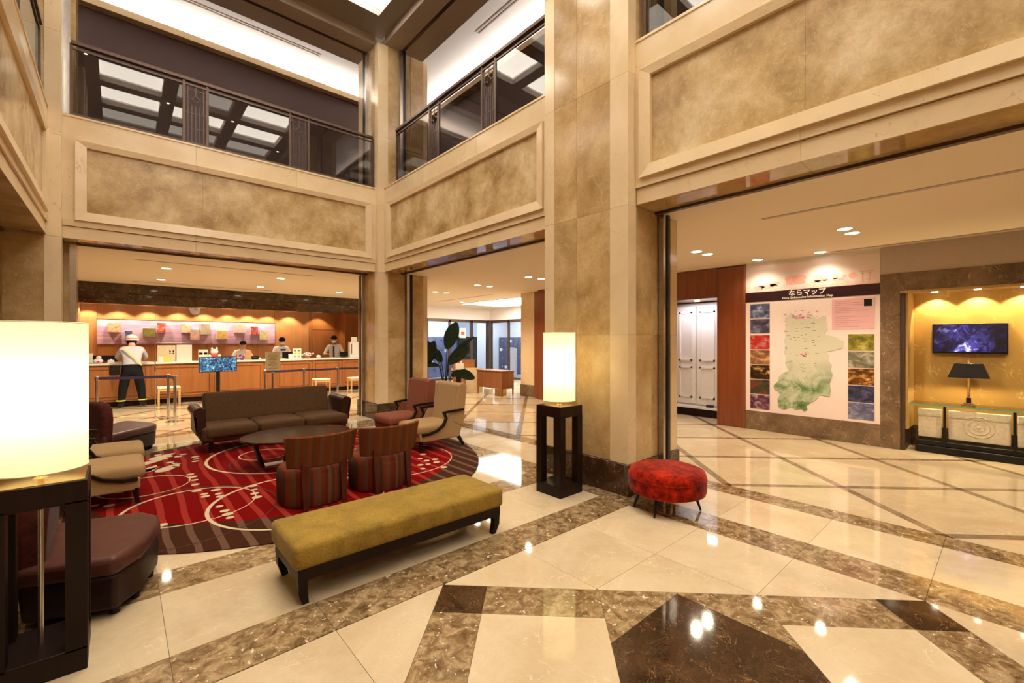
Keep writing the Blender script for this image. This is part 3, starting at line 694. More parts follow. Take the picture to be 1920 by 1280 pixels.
MAPC = [(740,445),(722,470),(705,488),(716,515),(704,548),(712,580),(700,610),(712,640),(700,668),(712,700),(708,740),(728,775),(700,785),(672,808),(668,835),(640,862),(648,885),(668,892),(678,915),(664,940),(672,985),(700,996),(745,985),(770,998),(800,992),(815,1008),(835,1000),(828,975),(850,960),(880,945),(905,915),(962,925),(966,890),(960,850),(978,800),(965,770),(974,745),(952,715),(958,690),(935,670),(975,662),(1000,655),(1035,648),(1042,610),(1020,600),(1000,585),(960,575),(930,565),(948,540),(945,505),(930,490),(942,470),(925,462),(890,482),(870,465),(852,460),(835,485),(805,470),(770,478)]
def map_poly(off, z=0):
    return [on_u(1240+x/3.048, 440+y/3.048, UM) for x, y in MAPC]
def map_mat():
    m, nt, N, L, P = new_mat('green_relief_map'); v = coords(nt, 1, False)
    n = noise(nt, v, 3.4, 7, .62, .7); tc = nt.nodes.new('ShaderNodeTexCoord'); sp = nt.nodes.new('ShaderNodeSeparateXYZ'); L.new(tc.outputs['Object'], sp.inputs[0])
    g = ramp(nt, math_n(nt, 'MULTIPLY_ADD', sp.outputs[2], -.55, 1.05), [(.35, (0, 0, 0)), (.62, (1, 1, 1))])
    hills = ramp(nt, n, [(.40, (.50, .53, .40)), (.49, (.33, .40, .25)), (.56, (.15, .235, .10)), (.64, (.09, .16, .06))])
    L.new(mix(nt, g, (.58, .56, .44), hills), P.inputs['Base Color']); P.inputs['Roughness'].default_value = .3
    return m
pts = map_poly(0); n = len(pts)
MB().add([(-.014, a, b) for a, b in pts]+[(-.021, a, b) for a, b in pts], [tuple(range(n)), tuple(range(2*n-1, n-1, -1))]+[(i, n+i, n+(i+1) % n, (i+1) % n) for i in range(n)]).build('map_relief', map_mat(), mb)
rd = MB(); random.seed(5)
for i in range(90):
    cx_, cz = random.uniform(2.02, 2.5), random.uniform(.75, 2.05); w = random.uniform(.012, .05)
    rd.box((-.0222, cx_, cz), (-.0215, cx_+w, cz+.006))
rd.build('place_names', plain('map_text', (.16, .13, .12), .5), mb)['kind'] = 'stuff'
rd = MB()
for i in range(22):
    cx_, cz = random.gauss(2.29, .05), random.gauss(1.94, .02); rd.box((-.0226, cx_, cz), (-.022, cx_+.03, cz+.007))
    cx_, cz = random.gauss(2.22, .03), random.gauss(1.33, .02); rd.box((-.0226, cx_, cz), (-.022, cx_+.025, cz+.006))
rd.build('highlighted_names', plain('map_pink', (.65, .1, .28), .5), mb)['kind'] = 'stuff'

# ---- niche console, lamp, screen
con = thing('console_table', 'black framed glass console with cream relief panels in the gold niche', 'table', (8.44, 0, 0))
box('base', (0, -3.2, 0), (.34, .90, .10), M['black'], con, .01); box('step', (.02, -3.2, .10), (.32, .88, .17), M['black'], con, .01)
for y in (.60, -.035, -.67, -1.3): box('post', (.0, y-.014, .10), (.03, y+.014, .655), M['black'], con)
box('glass_top', (-.02, -3.2, .655), (.42, .966, .675), M['glass_c'], con); box('glass_edge', (-.022, -3.2, .656), (-.02, .966, .674), plain('green_glass_edge', (.12, .32, .22), .2), con)
for y0, y1 in ((.64, .88), (-.005, .57), (-.64, -.06)):
    p = box('relief_panel', (.12, y0, .20), (.20, y1, .595), M['stone_w'], con, .006)
    if y1-y0 > .3:
        c = (y0+y1)/2
        for r0 in (.05, .10, .145): MB().tube([(.118, c+r0*math.cos(a*math.pi/16), .40+r0*math.sin(a*math.pi/16)*.95) for a in range(32)], .007, 6, closed=True).build('medallion_ring', M['stone_w'], p)
        MB().ell((.118, c, .40), (.014, .024, .024), 10, 6).build('medallion_boss', M['stone_w'], p)
lamp = thing('table_lamp', 'brass table lamp with black tapered shade on the niche console', 'lamp', (8.62, .378, .675))
MB().box((-.07, -.07, 0), (.07, .07, .022)).box((-.05, -.05, .022), (.05, .05, .04)).build('foot', M['brass'], lamp, bevel=.004)
MB().box((-.024, -.024, .04), (.024, .024, .11)).build('block', M['espresso'], lamp); MB().lathe([(.016, .11), (.014, .36), (.02, .37)], 12).build('stem', M['brass'], lamp, 40); MB().lathe([(.012, .57), (.02, .60), (.0001, .635)], 12).build('finial', M['brass'], lamp, 40)
m = MB(); a0, a1 = .20, .135
m.add([(-.12, -a0, .385), (.12, -a0, .385), (.12, a0, .385), (-.12, a0, .385), (-.075, -a1, .575), (.075, -a1, .575), (.075, a1, .575), (-.075, a1, .575)], [(0, 1, 5, 4), (1, 2, 6, 5), (2, 3, 7, 6), (3, 0, 4, 7)])
sh = m.build('shade', M['black'], lamp); md = sh.modifiers.new('t', 'SOLIDIFY'); md.thickness = .004
ld = bpy.data.lights.new('bulb', 'POINT'); ld.energy = 90; ld.color = (1, .74, .36); ld.shadow_soft_size = .03; lo = bpy.data.objects.new('bulb_light', ld); link(lo, lamp); lo.location = (0, 0, .47)
MB().ell((0, 0, .46), (.025, .025, .035), 10, 8).build('bulb', emit('warm_bulb', (1, .8, .45), 20), lamp)
def screen_mat(nm, pal, scale, st, half=None):
    m, nt, N, L, P = new_mat(nm); v = coords(nt, 1, False); n = noise(nt, v, scale, 6, .7, .8)
    c = ramp(nt, n, [(.3+.42*i/(len(pal)-1), x) for i, x in enumerate(pal)])
    if half:
        tc = N.new('ShaderNodeTexCoord'); sp = N.new('ShaderNodeSeparateXYZ'); L.new(tc.outputs['Object'], sp.inputs[0])
        c = mix(nt, 1.0, c, ramp(nt, math_n(nt, 'DIVIDE', math_n(nt, 'ABSOLUTE', sp.outputs[1]), half), [(.1, (1, 1, 1)), (.75, (.12, .10, .16))]), 'MULTIPLY')
    P.inputs['Base Color'].default_value = (.01, .01, .01, 1); P.inputs['Roughness'].default_value = .2; L.new(c, P.inputs['Emission Color']); P.inputs['Emission Strength'].default_value = st
    return m
tv = thing('wall_screen', 'wide flat screen showing a blue rocky stream on the gold niche wall', 'screen', (8.90, .39, 1.59))
box('bezel', (-.03, -.37, -.21), (.05, .37, .21), M['black'], tv, .006); box('picture', (-.032, -.355, -.185), (-.030, .355, .195), screen_mat('stream_picture', [(.002, .001, .006), (.006, .004, .035), (.05, .04, .25), (.85, .85, 1)], 6.5, 2.0, .36), tv)

# ================================================================== RECEPTION
VR = 14.05
wr = struct('wall_reception'); wf = struct('trim_1'); ws1 = struct('wall_reception_left'); ws2 = struct('wall_reception_right')
box('frieze_slab', (-.95, VR, 2.44), (6.6, VR+.3, 2.695), M['dark'], wf); box('frieze_slab', (-.95, VR-.04, 2.70), (6.6, VR+.3, ZC), M['dark'], wf)
WV = 16.2
xs = [-.8, -.47, .75, 1.98, 3.2, 3.82, 4.9]
for i in range(len(xs)-1): box('wood_panel', (xs[i]+.003, WV, 0), (xs[i+1]-.003, WV+.06, 2.95), M['cherry2'], wr)
box('wood_panel', (4.9, WV+.02, 0), (5.95, WV+.3, 2.95), M['cherry'], wr); box('wood_panel', (5.95, WV-.6, 0), (6.0, WV+.3, 2.95), M['cherry'], wr); box('wood_panel', (6.0, WV-.6, 0), (7.0, WV-.5, 2.95), M['cherry'], wr)
m = MB()
for a, b in (((5.0, WV+.015, 1.95), (5.85, WV+.02, 1.97)), ((5.0, WV+.015, .2), (5.02, WV+.02, 2.4)), ((5.83, WV+.015, .2), (5.85, WV+.02, 2.4))): m.box(a, b)
m.build('panel_bead', M['mahog'], wr)
wsc = struct('trim_2')
for i, u0 in enumerate((-.46, .75, 1.97, 3.2)): box('wainscot_panel', (u0, WV-.03, 0), ((.75, 1.97, 3.2, 3.82)[i]-.012, WV, 1.48), M['cherry'], wsc)
box('side_wall', (-.95, VR, 0), (-.8, 16.3, 2.95), M['cherry2'], ws1); ceil_box((-1, VR+.3, 2.62), (7.0, 16.6, 2.66)); box('side_wall', (6.6, VR-.05, 0), (6.75, 16.3, 2.95), M['cherry'], ws2)
def purple_mat():
    m, nt, N, L, P = new_mat('lilac_cloud_panel'); v = coords(nt, 1, False, (.5, 1, 5)); n = noise(nt, v, 2.2, 5, .6, .4)
    L.new(ramp(nt, n, [(.3, (.40, .22, .42)), (.5, (.52, .33, .52)), (.7, (.66, .47, .52))]), P.inputs['Base Color']); P.inputs['Roughness'].default_value = .5
    return m
pp = thing('lilac_panel', 'long lilac clouded panel on the wall behind the reception counter', 'panel', (0, WV, 0))
box('backing', (-.47, -.05, 1.48), (3.82, 0, 2.145), purple_mat(), pp); box('edge_trim', (-.48, -.055, 2.145), (3.83, 0, 2.16), M['steel'], pp)
PR = [((-.26,2.055),(-.001,1.80),'pink cloud'),((.087,1.844),(.243,1.58),'blue night'),((.459,1.925),(.74,1.672),'green and orange leaf'),((.775,2.084),(.968,1.797),'red drapery'),((1.326,2.052),(1.543,1.804),'red and cream fan'),((1.543,1.899),(1.765,1.598),'blue and orange kite'),((1.791,2.08),(2.018,1.761),'grey bouquet'),((2.195,1.878),(2.474,1.616),'golden straw'),((2.659,2.103),(2.965,1.822),'pale pink'),((3.099,2.029),(3.311,1.757),'dark shrine and red'),((3.372,1.914),(3.605,1.603),'blue and cream')]
PAL = [[(.75,.3,.42),(.8,.7,.5),(.3,.2,.15)],[(.08,.1,.25),(.25,.33,.55),(.5,.6,.8)],[(.5,.12,.03),(.3,.4,.18),(.75,.3,.1)],[(.6,.12,.1),(.7,.25,.22),(.85,.8,.7)],[(.7,.15,.15),(.8,.75,.6),(.75,.6,.4)],[(.4,.5,.75),(.75,.5,.4),(.85,.8,.7)],[(.4,.42,.35),(.6,.55,.5),(.7,.4,.35)],[(.7,.45,.15),(.75,.6,.3),(.6,.12,.05)],[(.8,.45,.45),(.85,.6,.58),(.8,.55,.5)],[(.12,.08,.12),(.6,.2,.15),(.5,.4,.6)],[(.4,.42,.6),(.75,.68,.4),(.8,.75,.6)]]
for i, (a, b, nm) in enumerate(PR):
    t = thing('art_block', 'small square %s art block on the lilac reception panel' % nm, 'picture', ((a[0]+b[0])/2, WV-.05, (a[1]+b[1])/2), 0, 'art blocks on the lilac panel')
    w, hh = abs(b[0]-a[0])/2, abs(a[1]-b[1])/2
    box('block', (-w, -.09, -hh), (w, 0, hh), M['white'], t); box('print', (-w+.002, -.093, -hh+.002), (w-.002, -.09, hh-.002), photo('art%d' % i, [tuple(x**1.5*.85 for x in c) for c in PAL[i]], 2.6, i), t)
ck = thing('wall_clock', 'round white wall clock half hidden under the marble frieze', 'clock', (1.66, WV-.0, 2.49))
o = MB().lathe([(.15, 0), (.15, .04), (.13, .05)], 28).build('rim', M['steel'], ck, 40); o.rotation_euler = (math.pi/2, 0, 0); o = MB().lathe([(.13, .04), (.128, .052)], 28).build('face', M['white'], ck); o.rotation_euler = (math.pi/2, 0, 0)
m = MB(); m.box((-.005, -.06, -.0), (.005, -.055, .09)); m.box((0, -.06, -.005), (.07, -.055, .005)); m.build('hand', M['black'], ck)
for i, u0 in enumerate((-.65, -.05, .6, 1.25, 1.9, 2.5, 3.05, 3.6, 4.25, 5.2, 6.2)):
    L = thing('wall_washer', 'recessed wall washer light behind the reception frieze, number %s from the left' % ['one','two','three','four','five','six','seven','eight','nine','ten','eleven'][i], 'light', (u0, 15.87, 2.615), 0, 'reception wall washers')
    MB().lathe([(.05, 0), (.05, .005)], 14).build('lens', M['lens'], L)
    ld = bpy.data.lights.new('washer', 'SPOT'); ld.energy = 66 if i < 9 else 50; ld.color = (1, .78, .5); ld.spot_size = math.radians(100); ld.spot_blend = .4; ld.shadow_soft_size = .03
    lo = bpy.data.objects.new('washer_light', ld); link(lo, L); lo.location = (0, 0, -.02); lo.rotation_euler = (math.radians(8), 0, 0)
# counter
ct = thing('reception_counter', 'long cherry wood reception counter with a white stone top', 'counter', (0, VR, 0))
box('toe_kick', (-.79, .06, 0), (6.59, .6, .13), M['espresso'], ct); box('carcass', (-.79, .02, .12), (6.59, .75, .99), M['cherry'], ct)
pb = [-.8, .55, 1.85, 3.05, 3.35, 4.35, 5.25, 5.95, 6.6]
for i in range(len(pb)-1):
    a, b = pb[i]+.03, pb[i+1]-.03
    box('front_panel', (a, -.002, .17), (b, .02, .95), M['cherry'], ct, .004); m = MB()
    for A, B in (((a+.06, -.012, .88), (b-.06, 0, .89)), ((a+.06, -.012, .23), (b-.06, 0, .24)), ((a+.06, -.012, .23), (a+.07, 0, .89)), ((b-.07, -.012, .23), (b-.06, 0, .89))): m.box(A, B)
    m.build('panel_bead', M['mahog'], ct)
box('worktop', (-.79, -.04, .99), (6.59, .78, 1.035), M['white'], ct, .006)

# people
def person(name, label, loc, rz, s, lean, arms, mats, mask=False, helmet=False, extra=None):
    """one continuous skinned body; mats: shirt, trouser; arms: list of (elbow, hand) local points (right = +x)"""
    P0 = {}
    bm = bmesh.new(); sk = bm.verts.layers.skin.verify(); V = {}
    def vt(k, co, r, par=None, ry=None):
        v = bm.verts.new(Vector(co)*s); v[sk].radius = (r*s, (ry or r)*s); V[k] = v
        if par: bm.edges.new((V[par], v))
        return v
    L = lean
    vt('pel', (0, 0, .92), .175, None, .14); V['pel'][sk].use_root = True
    vt('sp', (0, .25*L, 1.10), .175, 'pel', .13); vt('ch', (0, .6*L, 1.30), .185, 'sp', .13); vt('nk', (0, .85*L, 1.45), .06, 'ch'); vt('hd1', (0, 1.0*L+.02, 1.55), .085, 'nk', .09); vt('hd2', (0, 1.08*L+.03, 1.65), .085, 'hd1', .095)
    for sd, nm in ((1, 'r'), (-1, 'l')):
        el, ha = arms[0 if sd > 0 else 1]
        vt('sh'+nm, (sd*.19, .6*L, 1.38), .07, 'ch'); vt('el'+nm, el, .05, 'sh'+nm); vt('wr'+nm, tuple(a+(b-a)*.85 for a, b in zip(el, ha)), .032, 'el'+nm); vt('pa'+nm, ha, .036, 'wr'+nm, .02)
        d = (Vector(ha)-Vector(el)).normalized()
        sidev = Vector((0, 0, 1)).cross(d); sidev = sidev.normalized() if sidev.length > .01 else Vector((1, 0, 0))
        for k, (off, ln) in enumerate(((-.03, .06), (-.011, .075), (.011, .07), (.03, .055))):
            q = Vector(ha)+sidev*off+d*.03; vt('f%s%d' % (nm, k), tuple(q), .010, 'pa'+nm); q2 = q+d*ln*.6+Vector((0, 0, -.012)); vt('g%s%d' % (nm, k), tuple(q2), .008, 'f%s%d' % (nm, k))
        q = Vector(ha)-sidev*.045*sd-d*.02; vt('th'+nm, tuple(q), .011, 'pa'+nm); vt('ti'+nm, tuple(q+d*.04-sidev*.01*sd), .009, 'th'+nm)
        vt('hp'+nm, (sd*.10, 0, .86), .12, 'pel'); vt('kn'+nm, (sd*.16, .02, .48), .092, 'hp'+nm); vt('an'+nm, (sd*.20, -.02, .09), .07, 'kn'+nm); vt('to'+nm, (sd*.23, .13, .045), .042, 'an'+nm)
    me = bpy.data.meshes.new(name); bm.to_mesh(me); bm.free()
    t = bpy.data.objects.new(name, me); link(t)
    t.modifiers.new('skin', 'SKIN').use_smooth_shade = True; sb = t.modifiers.new('sub', 'SUBSURF'); sb.levels = 1; sb.render_levels = 1
    bpy.context.view_layer.update()
    dg = bpy.context.evaluated_depsgraph_get(); m2 = bpy.data.meshes.new_from_object(t.evaluated_get(dg)); t.modifiers.clear(); t.data = m2
    m2.materials.clear()
    for k in (mats[0], mats[1], M['skin'], M['black']): m2.materials.append(k)
    for p in m2.polygons:
        c = p.center/s; p.use_smooth = True
        ax = abs(c.x)
        hand = any((Vector(c)-Vector(a[1])).length < (Vector(a[1])-Vector(a[0])).length*.75 for a in arms)
        p.material_index = 3 if c.z < .12 else 1 if c.z < .98 and not hand and ax < .3 else 2 if hand or c.z > 1.43+.02 else 0
    t.location = loc; t.rotation_euler = (0, 0, rz); tag(t, label, 'person')
    hy, hz = 1.06*L+.03, 1.63
    if helmet:
        MB().ell((0, hy*s, (hz+.0)*s), (.125*s, .14*s, .125*s), 18, 8, z0=-.12, z1=1).lathe([(.124*s, 0), (.134*s, .0), (.134*s, .02*s), (.12*s, .02*s)], 18, (0, hy*s, (hz-.02)*s), 0, caps=False).build('helmet', M['white_fl'], t, 50)
        MB().lathe([(.127*s, .0), (.1275*s, .022*s)], 18, (0, hy*s, (hz+.01)*s), sx=1.02, sy=1.13, caps=False).build('helmet_stripe', M['pink'], t)
        MB().ell((0, (hy-.015)*s, (hz-.06)*s), (.10*s, .10*s, .09*s), 12, 8).build('hair', M['hair'], t, 60)
    else:
        MB().ell((0, (hy-.018)*s, (hz+.03)*s), (.098*s, .108*s, .10*s), 16, 9, z0=-.35, z1=1).build('hair', M['hair'], t, 60)
    e = MB(); f = MB()
    for sd in (-1, 1):
        e.ell((sd*.033*s, (hy+.085)*s, (hz-.005)*s), (.011*s, .008*s, .007*s), 8, 6); f.ell((sd*.088*s, hy*s, (hz-.02)*s), (.012*s, .02*s, .03*s), 8, 6)
    e.build('eyes', M['black'], t, 60); f.ell((0, (hy+.10)*s, (hz-.035)*s), (.013*s, .016*s, .022*s), 8, 6); f.build('nose_and_ears', M['skin'], t, 60)
    if mask: MB().ell((0, (hy+.03)*s, (hz-.075)*s), (.075*s, .078*s, .05*s), 14, 8).build('face_mask', M['mask'], t, 60)
    else: MB().ell((0, (hy+.085)*s, (hz-.08)*s), (.024*s, .008*s, .006*s), 8, 5).build('mouth', M['redp'], t, 60)
    return t
cour = person('person', 'person in helmet and pale grey shirt leaning at the reception counter', (.20, 13.64, 0), 0, .985, .26,
       [((.275, .24, 1.19), (.17, .43, 1.095)), ((-.275, .24, 1.19), (-.17, .43, 1.095))], (M['shirt'], M['trouser']), helmet=True)
MB().bar([(-.15, .02, 1.42), (-.08, -.03, 1.34), (.06, -.085, 1.16), (.17, -.10, .99)], .035, .012).build('bag_strap', M['lime'], cour)
for sd in (-1, 1): MB().lathe([(.082, 0), (.082, .025)], 14, (sd*.193, -.015, .17)).build('ankle_band', M['lime'], cour)
bag = thing('shoulder_bag', 'black shoulder bag hanging at the hip of the person in a helmet', 'bag', (-.075, 13.55, .78))
cushion('body', (-.12, -.07, 0), (.06, .05, .24), M['black'], bag, .03, .0); MB().bar([(-.12, -.075, .14), (.06, -.075, .14)], .002, .05).build('flap', M['leather_d'], bag)
person('person', 'person bending low behind the counter, left of the desk screens', on_v(452, 650, 15.45)[:1]+(15.45, 0), math.pi, .90, .30, [((.30, .28, 1.15), (.14, .44, 1.19)), ((-.30, .28, 1.15), (-.14, .44, 1.19))], (M['wshirt'], M['trouser']))
s2 = person('person', 'masked person in white shirt and dark bow behind the notice stand', on_v(526, 650, 15.3)[:1]+(15.3, 0), math.pi, .96, .16, [((.28, .22, 1.10), (.10, .36, 1.14)), ((-.28, .22, 1.10), (-.10, .36, 1.14))], (M['wshirt'], M['trouser']), mask=True)
MB().ell((-.035, .30, 1.29), (.05, .02, .03)).ell((.035, .30, 1.29), (.05, .02, .03)).build('bow', M['leather_d'], s2, 60)
s3 = person('person', 'masked person in white shirt and navy tie at the counter end', on_v(628, 650, 15.3)[:1]+(15.3, 0), math.pi-.5, 1.0, .16, [((.30, .22, 1.12), (.16, .38, 1.13)), ((-.29, .16, 1.12), (-.2, .36, 1.10))], (M['wshirt'], M['trouser']), mask=True)
MB().bar([(0, .24, 1.40), (0, .255, 1.22), (0, .20, 1.02)], .05, .012).build('necktie', M['navy'], s3)

# counter-top things
ZTOP = 1.035
def at_counter(px, dv=.2): return (on_v(px, 660, VR+dv)[0], VR+dv, ZTOP)
def card(nm, label, px0, px1, py0, py1, mat, dv=.2, cat='sign', lean=.0, print_mat=None):
    u0, z0 = on_v(px0, py1, VR+dv); u1, z1 = on_v(px1, py0, VR+dv); hh = max(.03, z1-ZTOP)
    t = thing(nm, label, cat, ((u0+u1)/2, VR+dv, ZTOP)); w = (u1-u0)/2
    box('panel', (-w, 0, 0), (w, .012, hh), mat, t); box('foot', (-w*.6, -.03, 0), (w*.6, .06, .008), mat, t)
    return t, w, hh
t, w, hh = card('footprint_board', 'cream counter board with two black footprints', 295, 329, 647, 672, plain('cream_board', (.75, .62, .42), .6), .3)
for sx in (.25, .48): MB().lathe([(.028, 0), (.028, .003)], 14, (0, 0, 0), sx=.6, sy=1.1).lathe([(.017, 0), (.017, .003)], 12, (0, -.055, 0)).build('footprint', M['black'], t).matrix_local = Matrix.Translation((w*sx*1.6, -.001, hh*.62)) @ Matrix.Rotation(math.pi/2, 4, 'X')
card('white_board', 'white counter notice board beside the footprint board', 331, 360, 646, 676, M['paper'], .3)
card('small_card', 'small white card in front of the footprint board', 297, 306, 668, 678, M['paper'], .12); card('small_card', 'small yellow card in front of the footprint board', 307, 319, 668, 678, M['yell'], .12)
t, w, hh = card('picture_card', 'white counter card with two dark pictures', 372, 390, 655, 676, M['paper'], .2)
for sx in (-.5, .5): box('picture', (w*sx-.04, -.002, hh*.55), (w*sx+.04, 0, hh*.75), M['trouser'], t)
pl = thing('plush_toy', 'white plush toy in red sitting on the counter behind the stand screen', 'toy', at_counter(402, .25))
MB().ell((0, 0, .10), (.10, .08, .10)).build('body', M['redp'], pl, 60); MB().ell((0, 0, .24), (.09, .08, .075)).build('head', M['white_fl'], pl, 60)
for sx in (-1, 1): MB().ell((sx*.055, 0, .32), (.025, .02, .045)).build('ear', M['white_fl'], pl, 60); MB().ell((sx*.11, -.03, .12), (.04, .04, .05)).build('arm', M['white_fl'], pl, 60)
b = thing('file_box', 'small yellow box on the counter beside the stooping person', 'box', at_counter(434, .2)); box('body', (-.09, -.05, 0), (.09, .05, .05), M['yell'], b, .004); box('lid', (-.092, -.052, .05), (.092, .052, .062), M['paper'], b)
fl = thing('flower_ball', 'small pink and purple flower ornament on the counter', 'flowers', at_counter(454, .15))
MB().lathe([(.03, 0), (.05, .03), (.045, .07)], 12).build('pot', M['purp'], fl, 40)
for i in range(14): a = i*2.4; MB().ell((.055*math.cos(a), .05*math.sin(a), .10+.035*math.sin(i*1.7)), (.03, .03, .025), 8, 6).build('blossom', M['pink'] if i % 2 else M['purp'], fl, 60)
card('tan_card', 'tan counter card beside the black card reader', 460, 471, 657, 674, M['cardb'], .2)
b = thing('card_reader', 'black box shaped device on the counter, right of the tan card', 'device', at_counter(478, .2)); box('body', (-.085, -.06, 0), (.085, .06, .10), M['black'], b, .008); box('slot', (-.06, -.062, .06), (.06, -.06, .068), M['steel'], b)
b = thing('desk_bell', 'small white rounded bell on the counter by the black device', 'bell', at_counter(487, .12)); MB().lathe([(.04, 0), (.04, .012)], 14).build('base', M['steel'], b); MB().ell((0, 0, .012), (.035, .035, .055), 14, 6, z0=0).build('dome', M['white'], b, 60); MB().lathe([(.006, .06), (.006, .08)], 8).build('button', M['steel'], b)
def monitor(px, dv, label, w=.17, hh=.17):
    t = thing('monitor', label, 'monitor', at_counter(px, dv)); box('base', (-.08, -.05, 0), (.08, .05, .012), M['black'], t); box('neck', (-.015, .0, .012), (.015, .02, .06), M['black'], t); box('screen', (-w, -.01, .03), (w, .015, .03+hh), M['black'], t, .004); return t
monitor(192, .4, 'low black monitor at the left end of the counter', .28, .15); monitor(541, .35, 'black monitor in front of the masked person with a bow'); monitor(645, .35, 'black monitor at the right end of the counter', .13, .15)
card('photo_stand', 'small white frame in front of the middle monitor', 541, 549, 663, 672, M['paper'], .12); t, w, hh = card('menu_card', 'upright white card with rows of small pictures', 549, 565, 653, 672, M['paper'], .15)
for i in range(3):
    for j in (-1, 1): box('picture', (w*.45*j-.035, -.002, hh*(.15+.28*i)), (w*.45*j+.035, 0, hh*(.32+.28*i)), [M['pink'], M['yell'], M['green']][i], t)
fl = thing('white_flowers', 'spray of white flowers on the counter', 'flowers', at_counter(577, .2)); MB().lathe([(.05, 0), (.07, .04), (.05, .06)], 14).build('bowl', M['cherry2'], fl, 40); random.seed(9)
for i in range(26): a = i*2.4; r = .17*math.sqrt((i+1)/26); MB().ell((r*math.cos(a), .5*r*math.sin(a), .09+.08*random.random()), (.035, .03, .02), 8, 6).build('blossom', M['white_fl'] if i % 9 else M['purp'], fl, 60)
b = thing('round_lamp', 'white rounded desk ornament between flowers and counter end', 'ornament', at_counter(597, .2)); MB().lathe([(.05, 0), (.05, .01)], 14).build('base', M['steel'], b); MB().ell((0, 0, .05), (.07, .06, .055)).build('globe', M['white'], b, 60)
b = thing('document_box', 'tall white document box at the right end of the counter', 'box', at_counter(663, .25)); box('body', (-.15, -.08, 0), (.15, .08, .50), M['white'], b, .006); box('label_strip', (-.11, -.083, .10), (-.08, -.08, .44), M['steel'], b); box('flap', (-.10, -.05, .50), (.10, -.04, .66), M['paper'], b)
b = thing('pump_bottle', 'dispenser bottle standing on the white document box', 'bottle', (at_counter(660, .30)[0]+.03, VR+.29, ZTOP+.503)); MB().lathe([(.03, 0), (.03, .12), (.012, .14), (.012, .17)], 12).build('body', M['glass_c'], b, 40); MB().box((-.01, -.05, .17), (.01, .012, .19)).build('pump', M['black'], b)
b = thing('ornament', 'small white bird shaped ornament at the left end of the counter', 'ornament', at_counter(184, .15)); MB().ell((0, 0, .055), (.09, .07, .055)).build('body', M['white_fl'], b, 60); MB().ell((.01, 0, .13), (.05, .05, .05)).build('head', M['white_fl'], b, 60); MB().ell((0, -.07, .04), (.03, .015, .02)).build('bow', M['redp'], b, 60)
b = thing('tissue_box', 'small white tissue box left of the leaning person', 'box', at_counter(208, .15)); box('body', (-.06, -.05, 0), (.06, .05, .075), M['white'], b, .01); box('tissue', (-.02, -.006, .075), (.02, .006, .10), M['paper'], b)
b = thing('leaflet_stack', 'upright white leaflet holder beside the big lamp shade', 'leaflets', at_counter(169, .1)); box('holder', (-.05, -.04, 0), (.05, .04, .16), M['glass_c'], b); box('leaflets', (-.045, -.02, .01), (.045, .02, .24), M['paper'], b)

# screen on a stand, sign stand, stools, belt posts
u0 = on_v(409, 700, 13.2)[0]
tvs = thing('screen_stand', 'flat screen with a bright blue forest picture on a floor stand', 'screen', (u0, 13.2, 0)); box('bezel', (-.40, -.03, .79), (.40, .02, 1.17), M['black'], tvs, .005); box('picture', (-.385, -.032, .805), (.385, -.03, 1.155), screen_mat('forest_picture', [(.001, .002, .012), (.006, .02, .09), (.08, .25, .35), (.8, .95, 1)], 13, 1.4), tvs)
box('pole', (-.04, 0, .02), (.04, .04, .80), M['black'], tvs); box('foot', (-.28, -.2, 0), (.28, .2, .02), M['black'], tvs, .004)
def stool(x, y, rz, label):
    t = thing('wooden_stool', label, 'stool', (x, y, 0), rz, 'blond wooden stools by the counter'); cushion('seat', (-.22, -.17, .41), (.22, .17, .455), M['paper'], t, .015, .006)
    for sx in (-1, 1):
        for sy in (-1, 1): box('leg', (sx*.20-.018, sy*.15-.018, 0), (sx*.20+.018, sy*.15+.018, .41), M['blond'], t, .004)
        box('rail', (sx*.20-.012, -.15, .35), (sx*.20+.012, .15, .40), M['blond'], t); box('rail', (sx*.20-.012, -.15, .03), (sx*.20+.012, .15, .06), M['blond'], t)
    for sy in (-1, 1): box('rail', (-.2, sy*.15-.012, .36), (.2, sy*.15+.012, .40), M['blond'], t)
stool(.88, 13.6, 0, 'blond wooden stool beside the person in a helmet'); stool(4.45, 13.55, 0, 'blond wooden stool in front of the counter above the sofa back'); stool(5.42, 13.35, 0, 'blond wooden stool half hidden by the corner column')
def post(x, y, label, sign=False):
    t = thing('belt_post', label, 'barrier post', (x, y, 0), 0, 'chrome belt posts'); MB().lathe([(.155, 0), (.155, .008), (.05, .02), (.03, .025)], 24).build('base', M['chrome'], t, 30); MB().lathe([(.026, .02), (.026, .80)], 16).build('tube', M['chrome'], t, 40); MB().lathe([(.034, .80), (.034, .88), (.028, .89)], 16).build('head', M['steel'], t, 30); return t
def beltline(a, b, label):
    dx, dy = b[0]-a[0], b[1]-a[1]; ll = math.hypot(dx, dy); kx, ky = dx/ll*.035, dy/ll*.035; a, b = (a[0]+kx, a[1]+ky), (b[0]-kx, b[1]-ky)
    o = MB().bar([(*a, .845), ((a[0]+b[0])/2, (a[1]+b[1])/2, .838), (*b, .845)], .004, .05).build('barrier_belt', M['belt']); tag(o, label, 'belt', 'purple barrier belts')
posts = {'a': (-.34, 11.55, 'chrome belt post beside the big lamp shade'), 'b': (.72, 11.25, 'chrome belt post just left of the front post near the sofa arm'), 'c': (.79, 10.75, 'chrome belt post standing nearest the left sofa arm'), 'd': (2.53, 11.57, 'chrome belt post behind the notice stand'), 'e': (3.39, 11.57, 'chrome belt post behind the sofa back, in front of a stool'), 'f': (4.215, 11.58, 'chrome belt post at the right sofa arm'), 'g': (5.2, 11.6, 'chrome belt post hidden behind the corner column')}
for k, (x, y, lb) in posts.items(): post(x, y, lb)
P_ = lambda k: posts[k][:2]
